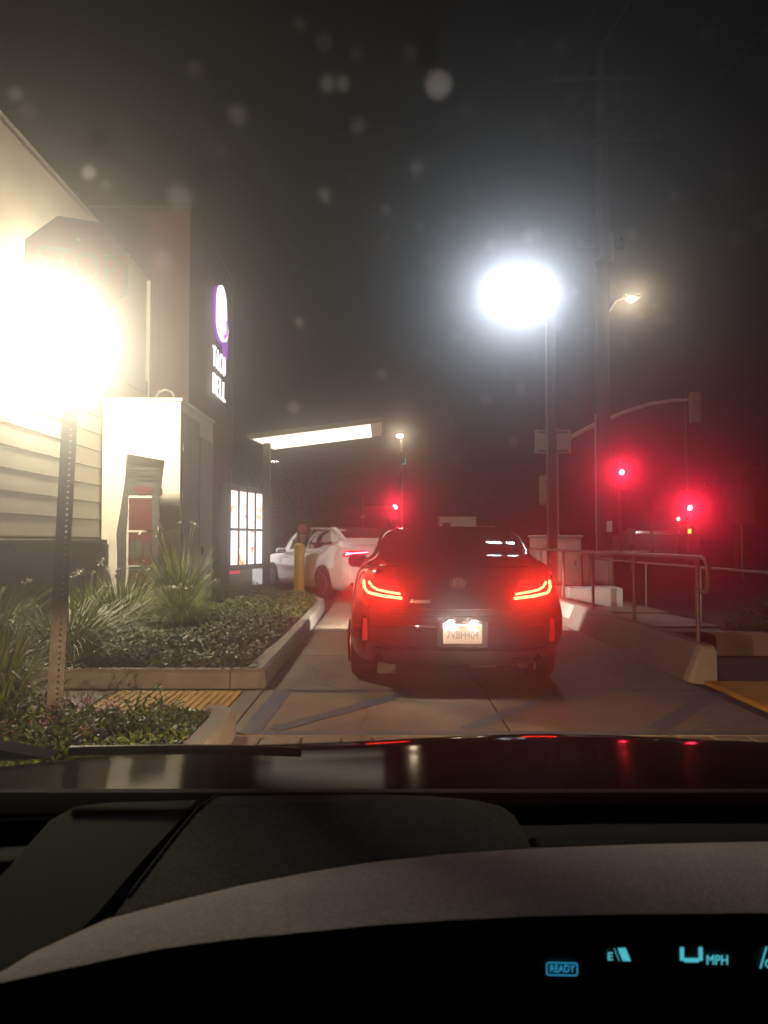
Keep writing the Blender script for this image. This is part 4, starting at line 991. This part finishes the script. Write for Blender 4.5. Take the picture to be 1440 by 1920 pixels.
# scuttle, wiper and windscreen
sc_ = MB(); rings = []
for i in range(21):
    X = -.95 + 1.9 * i / 20; e = .022
    rings.append([(X, .965, .5), (X, .965, .915 - e), (X, .99, .935 - e), (X, 1.02, .93 - e), (X, 1.045, .9 - e), (X, 1.045, .5)])
sc_.loft(rings, True); sc_.build('scuttle', mat('scuttle_black', (.006, .006, .006), .9, spec=.1), oc)
wp = MB(); wp.tube([ocp((-.41, 1.02, .957)), ocp((-.3, 1.02, .959)), ocp((-.2, 1.03, .956)), ocp((-.11, 1.04, .95))], .0065, 6); wp.build('wiper', M_blackp, oc)
MB().prism([ocp(p) for p in ((-.62, 1.0, .965), (-.5, 1.0, .965), (-.43, 1.0, .952), (-.5, 1.0, .95), (-.62, 1.0, .95))], (0, .04, 0)).build('pillar_foot', mat('scuttle_black', (.006, .006, .006), .9, spec=.1), oc)
# dashboard
d = MB(); rings = []
for i in range(9):
    f = i / 8; Y = .62 + .36 * f; rings.append([(-.85 + 1.7 * j / 20, Y, .885 + .02 * (1 - (2 * f - 1) ** 2) - .02 * ((j - 10) / 10) ** 2) for j in range(21)])
d.loft(rings, close=False); d.sm = True; d.build('dashboard', M_dash, oc)
MB().box(-.85, .85, .55, .62, .5, .87).build('dash_front', M_dash, oc)
def flat(pts, z, th, m_, name, rnd=None):
    mm = MB(); c = Vector((sum(p[0] for p in pts) / len(pts), sum(p[1] for p in pts) / len(pts)))
    r0 = [ocp((p[0], p[1], z - th)) for p in pts]; r1 = [ocp((p[0], p[1], z - .006)) for p in pts]
    r2 = [ocp((p[0] + (c.x - p[0]) * .015, p[1] + (c.y - p[1]) * .02, z)) for p in pts]
    mm.loft([r0, r1, r2], True); return mm.build(name, m_, oc)
flat([(-.219, .6), (-.219, .666), (-.2165, .78), (-.212, .88), (-.2, .925), (-.013, .932), (.06, .925), (.111, .91), (.135, .89), (.145, .86), (.147, .81), (.147, .6)], .93, .05, M_pad, 'dash_pad')
flat([(-.31, .56), (-.345, .62), (-.36, .75), (-.375, .88), (-.365, .925), (-.33, .94), (-.226, .95), (-.226, .9), (-.235, .78), (-.24, .66), (-.25, .56)], .918, .04, M_mesh, 'speaker_grille')
flat([(.15, .6), (.15, .83), (.5, .85), (.9, .83), (.9, .6)], .918, .04, M_dash, 'centre_pad')
MB().tube([ocp(p) for p in ((-.216, .666, .931), (-.2135, .78, .931), (-.209, .88, .931), (-.198, .923, .931))], .0012, 5).build('seam', M_pad, oc)
# instrument cowl: light grey visor over the recessed display
back = [(-.206, .418), (-.197, .442), (-.169, .481), (-.13, .507), (-.096, .527), (-.05, .549), (-.008, .565), (.05, .58), (.112, .59), (.2, .598), (.295, .603), (.42, .606), (.6, .6), (.8, .58)]
frnt = [(-.2, .412), (-.18, .422), (-.127, .446), (-.09, .456), (-.06, .462), (-.035, .467), (-.006, .473), (.04, .479), (.092, .484), (.16, .487), (.238, .488), (.36, .488), (.52, .482), (.75, .465)]
back = [(x * 1.09, y * 1.09) for x, y in back]
m = MB(); rings = []
for (bx_, by), (fx, fy) in zip(back, frnt):
    ring = []
    for k in range(9):
        f = k / 8; X, Y = bx_ + (fx - bx_) * f, by + (fy - by) * f
        ring.append(ocp((X, Y, .979 + .021 * f + .003 * sin(pi * f))))
    rings.append(ring)
m.loft(rings, close=False); m.sm = True; m.build('instrument_cowl', M_cowl, oc)
m = MB()
for (a, b) in zip(frnt[:-1], frnt[1:]):
    m.quad(ocp((a[0], a[1], .9995)), ocp((b[0], b[1], .9995)), ocp((b[0], b[1] + .003, .978)), ocp((a[0], a[1] + .003, .978)))
    m.quad(ocp((a[0], a[1] + .003, .978)), ocp((b[0], b[1] + .003, .978)), ocp((b[0], b[1] + .11, .965)), ocp((a[0], a[1] + .06, .965)))
m.build('cowl_lip', M_blackp, oc)
m = MB()
for (a, b) in zip(back[:-1], back[1:]): m.quad(ocp((a[0], a[1] + .002, .979)), ocp((b[0], b[1] + .002, .979)), ocp((b[0], b[1] + .01, .88)), ocp((a[0], a[1] + .01, .88)))
m.build('cowl_back', M_dash, oc)
MB().box(-.75, .5, .3, .56, .55, .8, .02).build('lower_dash', M_blackp, oc)
ids = MB().box(OX + .0, OX + .62, .585, .59, .78, .972).build('instrument_display', mat('display_black', (.004, .004, .005), .4), oc)
E_dash = emit('display_cyan', (.1, .62, .72), .75); E_ready = emit('display_ready', (.03, .34, .6), .75)
YD = .583
def dtext(name, body, size, x, z, width, m_=E_dash): return text(name, body, size, m_, ids, frame(ocp((x, YD, z)), (1, 0, -.02), (0, 0, 1)), .0003, 0, width)
def disp(px, py):
    v = (960 - py) / 1450; f = .99928 - v * .0379; return (px - 720) / 1450 * YD / f, 1.23 + (.0379 + v * .99928) / f * YD
x, z = disp(1054, 1817); dtext('ready_text', 'READY', .0075, x, z, .018, E_ready)
rb = MB(); rb.tube([ocp((x + a, YD, z + b)) for a, b in ((-.0105, -.0042), (.0105, -.0046), (.0112, -.0036), (.011, .0036), (.0103, .0042), (-.0103, .0046), (-.0112, .0038), (-.0113, -.0036), (-.0105, -.0042))], .00045, 4, False); rb.build('ready_frame', E_ready, ids)
x, z = disp(1144, 1794); dtext('fuel_letter', 'E', .008, x, z, .0036)
m = MB()
for i, (px0, px1) in enumerate(((1153, 1157), (1160, 1178))):
    a, z0 = disp(px0 + 8, 1802); b, _ = disp(px1 + 5, 1802); _, z1 = disp(0, 1776)
    m.prism([ocp((a, YD, z0)), ocp((b, YD, z0)), ocp((b - .004, YD, z1)), ocp((a - .004, YD, z1))], (0, .001, 0))
m.build('fuel_segment', E_dash, ids)
x0, zb = disp(1276, 1805); x1, zt = disp(1317, 1735); wseg_ = .0028
m = MB()
for (a, b, c, e) in ((x0 + wseg_, x1 - wseg_, zb, zb + .003), (x0, x0 + wseg_, zb + .0012, zb + .014), (x1 - wseg_, x1, zb + .0012, zb + .014)): m.box(OX + a, OX + b, YD, YD + .001, c, e, .0004)
m.build('speed_digit', E_dash, ids)
x, z = disp(1345, 1801); dtext('unit_text', 'MPH', .0098, x, z, .0155)
x, z = disp(1428, 1800); m = MB(); m.tube([ocp((x - .001, YD, z - .006)), ocp((x + .004, YD, z + .01))], .0006, 4); m.build('slash_mark', E_dash, ids)
x, z = disp(1441, 1808); dtext('range_letter', 'C', .009, x, z, .005)

# windscreen: dusty laminated glass, a thin slab whose film scatters light forward
def film(name, dens, g, c=(1, 1, 1)):
    m = bpy.data.materials.new(name); m.use_nodes = True; N = m.node_tree.nodes; N.remove(N['Principled BSDF'])
    a = None
    for de, gg in zip(dens, g):
        v = N.new('ShaderNodeVolumePrincipled'); v.inputs['Color'].default_value = (*c, 1); v.inputs['Density'].default_value = de; v.inputs['Anisotropy'].default_value = gg
        if a:
            k = N.new('ShaderNodeAddShader'); m.node_tree.links.new(a.outputs[0], k.inputs[0]); m.node_tree.links.new(v.outputs[0], k.inputs[1]); a = k
        else: a = v
    m.node_tree.links.new(a.outputs[0], N['Material Output'].inputs['Volume'])
    return m
def wz(Y): return .885 + .53 * (1.0 - Y)
ws = MB(); th = .006
ring = lambda Y, o: [(X, Y - .06 * (X / .8) ** 2 * (1 - .3 * Y), wz(Y) + o) for X in [-.84 + 1.68 * i / 12 for i in range(13)]]
n_ = 24; tops = [ring(1.0 - 1.15 * i / n_, th * min(1, .03 + .97 * ((i / n_) / .58) ** 1.7)) for i in range(n_ + 1)]; bots = [ring(1.0 - 1.15 * i / n_, 0) for i in range(n_ + 1)]
k = 13
for r_ in tops: ws.v += r_
for r_ in bots: ws.v += r_
B = (n_ + 1) * k
for i in range(n_):
    for j in range(k - 1):
        a = i * k + j; ws.f.append((a, a + 1, a + k + 1, a + k)); ws.f.append((B + a, B + a + k, B + a + k + 1, B + a + 1))
for j in range(k - 1):
    ws.f.append((j, B + j, B + j + 1, j + 1)); a = n_ * k + j; ws.f.append((a, a + 1, B + a + 1, B + a))
for i in range(n_):
    a = i * k; ws.f.append((a, a + k, B + a + k, B + a)); a = i * k + k - 1; ws.f.append((a, B + a, B + a + k, a + k))
wso = ws.build('windscreen', film('windscreen_film', (3.5, 28.0, 26.0), (.9, .955, .985)), oc)
wso['label'] = 'dusty windscreen glass that haloes the lamps'

# dust and water spots on the outside of the glass
GLASS_SPOTS = [(825,140,28,.9),(612,138,18,.25),(640,138,17,.22),(157,312,15,.7),(15,158,14,.5),(607,355,14,.4),(783,303,16,.3),(560,600,12,.3),(550,762,14,.25),(408,265,12,.2),(1378,322,14,.2),(1262,408,12,.2),(1022,215,14,.15),(922,452,12,.4),(998,435,15,.3),(1012,430,12,.3),(850,405,12,.2),(858,632,14,.2),(1178,640,12,.15),(712,452,12,.15),(1060,65,16,.12),(855,860,10,.2),(800,660,10,.2),(190,335,12,.25),(330,360,26,.1),(440,200,22,.08),(980,60,14,.08),(1130,180,16,.08),(300,480,20,.1)]
for _ in range(34): GLASS_SPOTS.append((random.uniform(640, 1300), random.gauss(560, 150), random.uniform(5, 13), random.uniform(.1, .34)))
for _ in range(20): GLASS_SPOTS.append((random.uniform(0, 1440), random.uniform(0, 620), random.uniform(6, 20), random.uniform(.05, .2)))
GLASS_SPOTS = [q for q in GLASS_SPOTS if q[1] < 900]
def spots(lo, hi, dens):
    m = MB()
    for px, py, r, b in GLASS_SPOTS:
        if not lo < b <= hi: continue
        x, v = (px - 720) / 1450, (1015 - py) / 1450                     # direction seen from the driver seat
        Y = (.885 + .53 - 1.23 + .02) / (v + .53); rr = r / 1450 * Y
        c = Vector((x * Y + OX, Y, 1.23 + v * Y)); ringz = []
        for i in range(7):
            a = pi * i / 6; ringz.append([c + Vector((rr * max(.02, sin(a)) * cos(2 * pi * j / 12), rr * max(.02, sin(a)) * sin(2 * pi * j / 12) * .9, rr * cos(a))) for j in range(12)])
        m.loft(ringz, True)
    o = m.build('dust', film('dust_%d' % dens, (dens,), (.75,)), wso); o['kind'] = 'stuff'
spots(.5, 1, 90); spots(.2, .5, 36); spots(0, .2, 16)
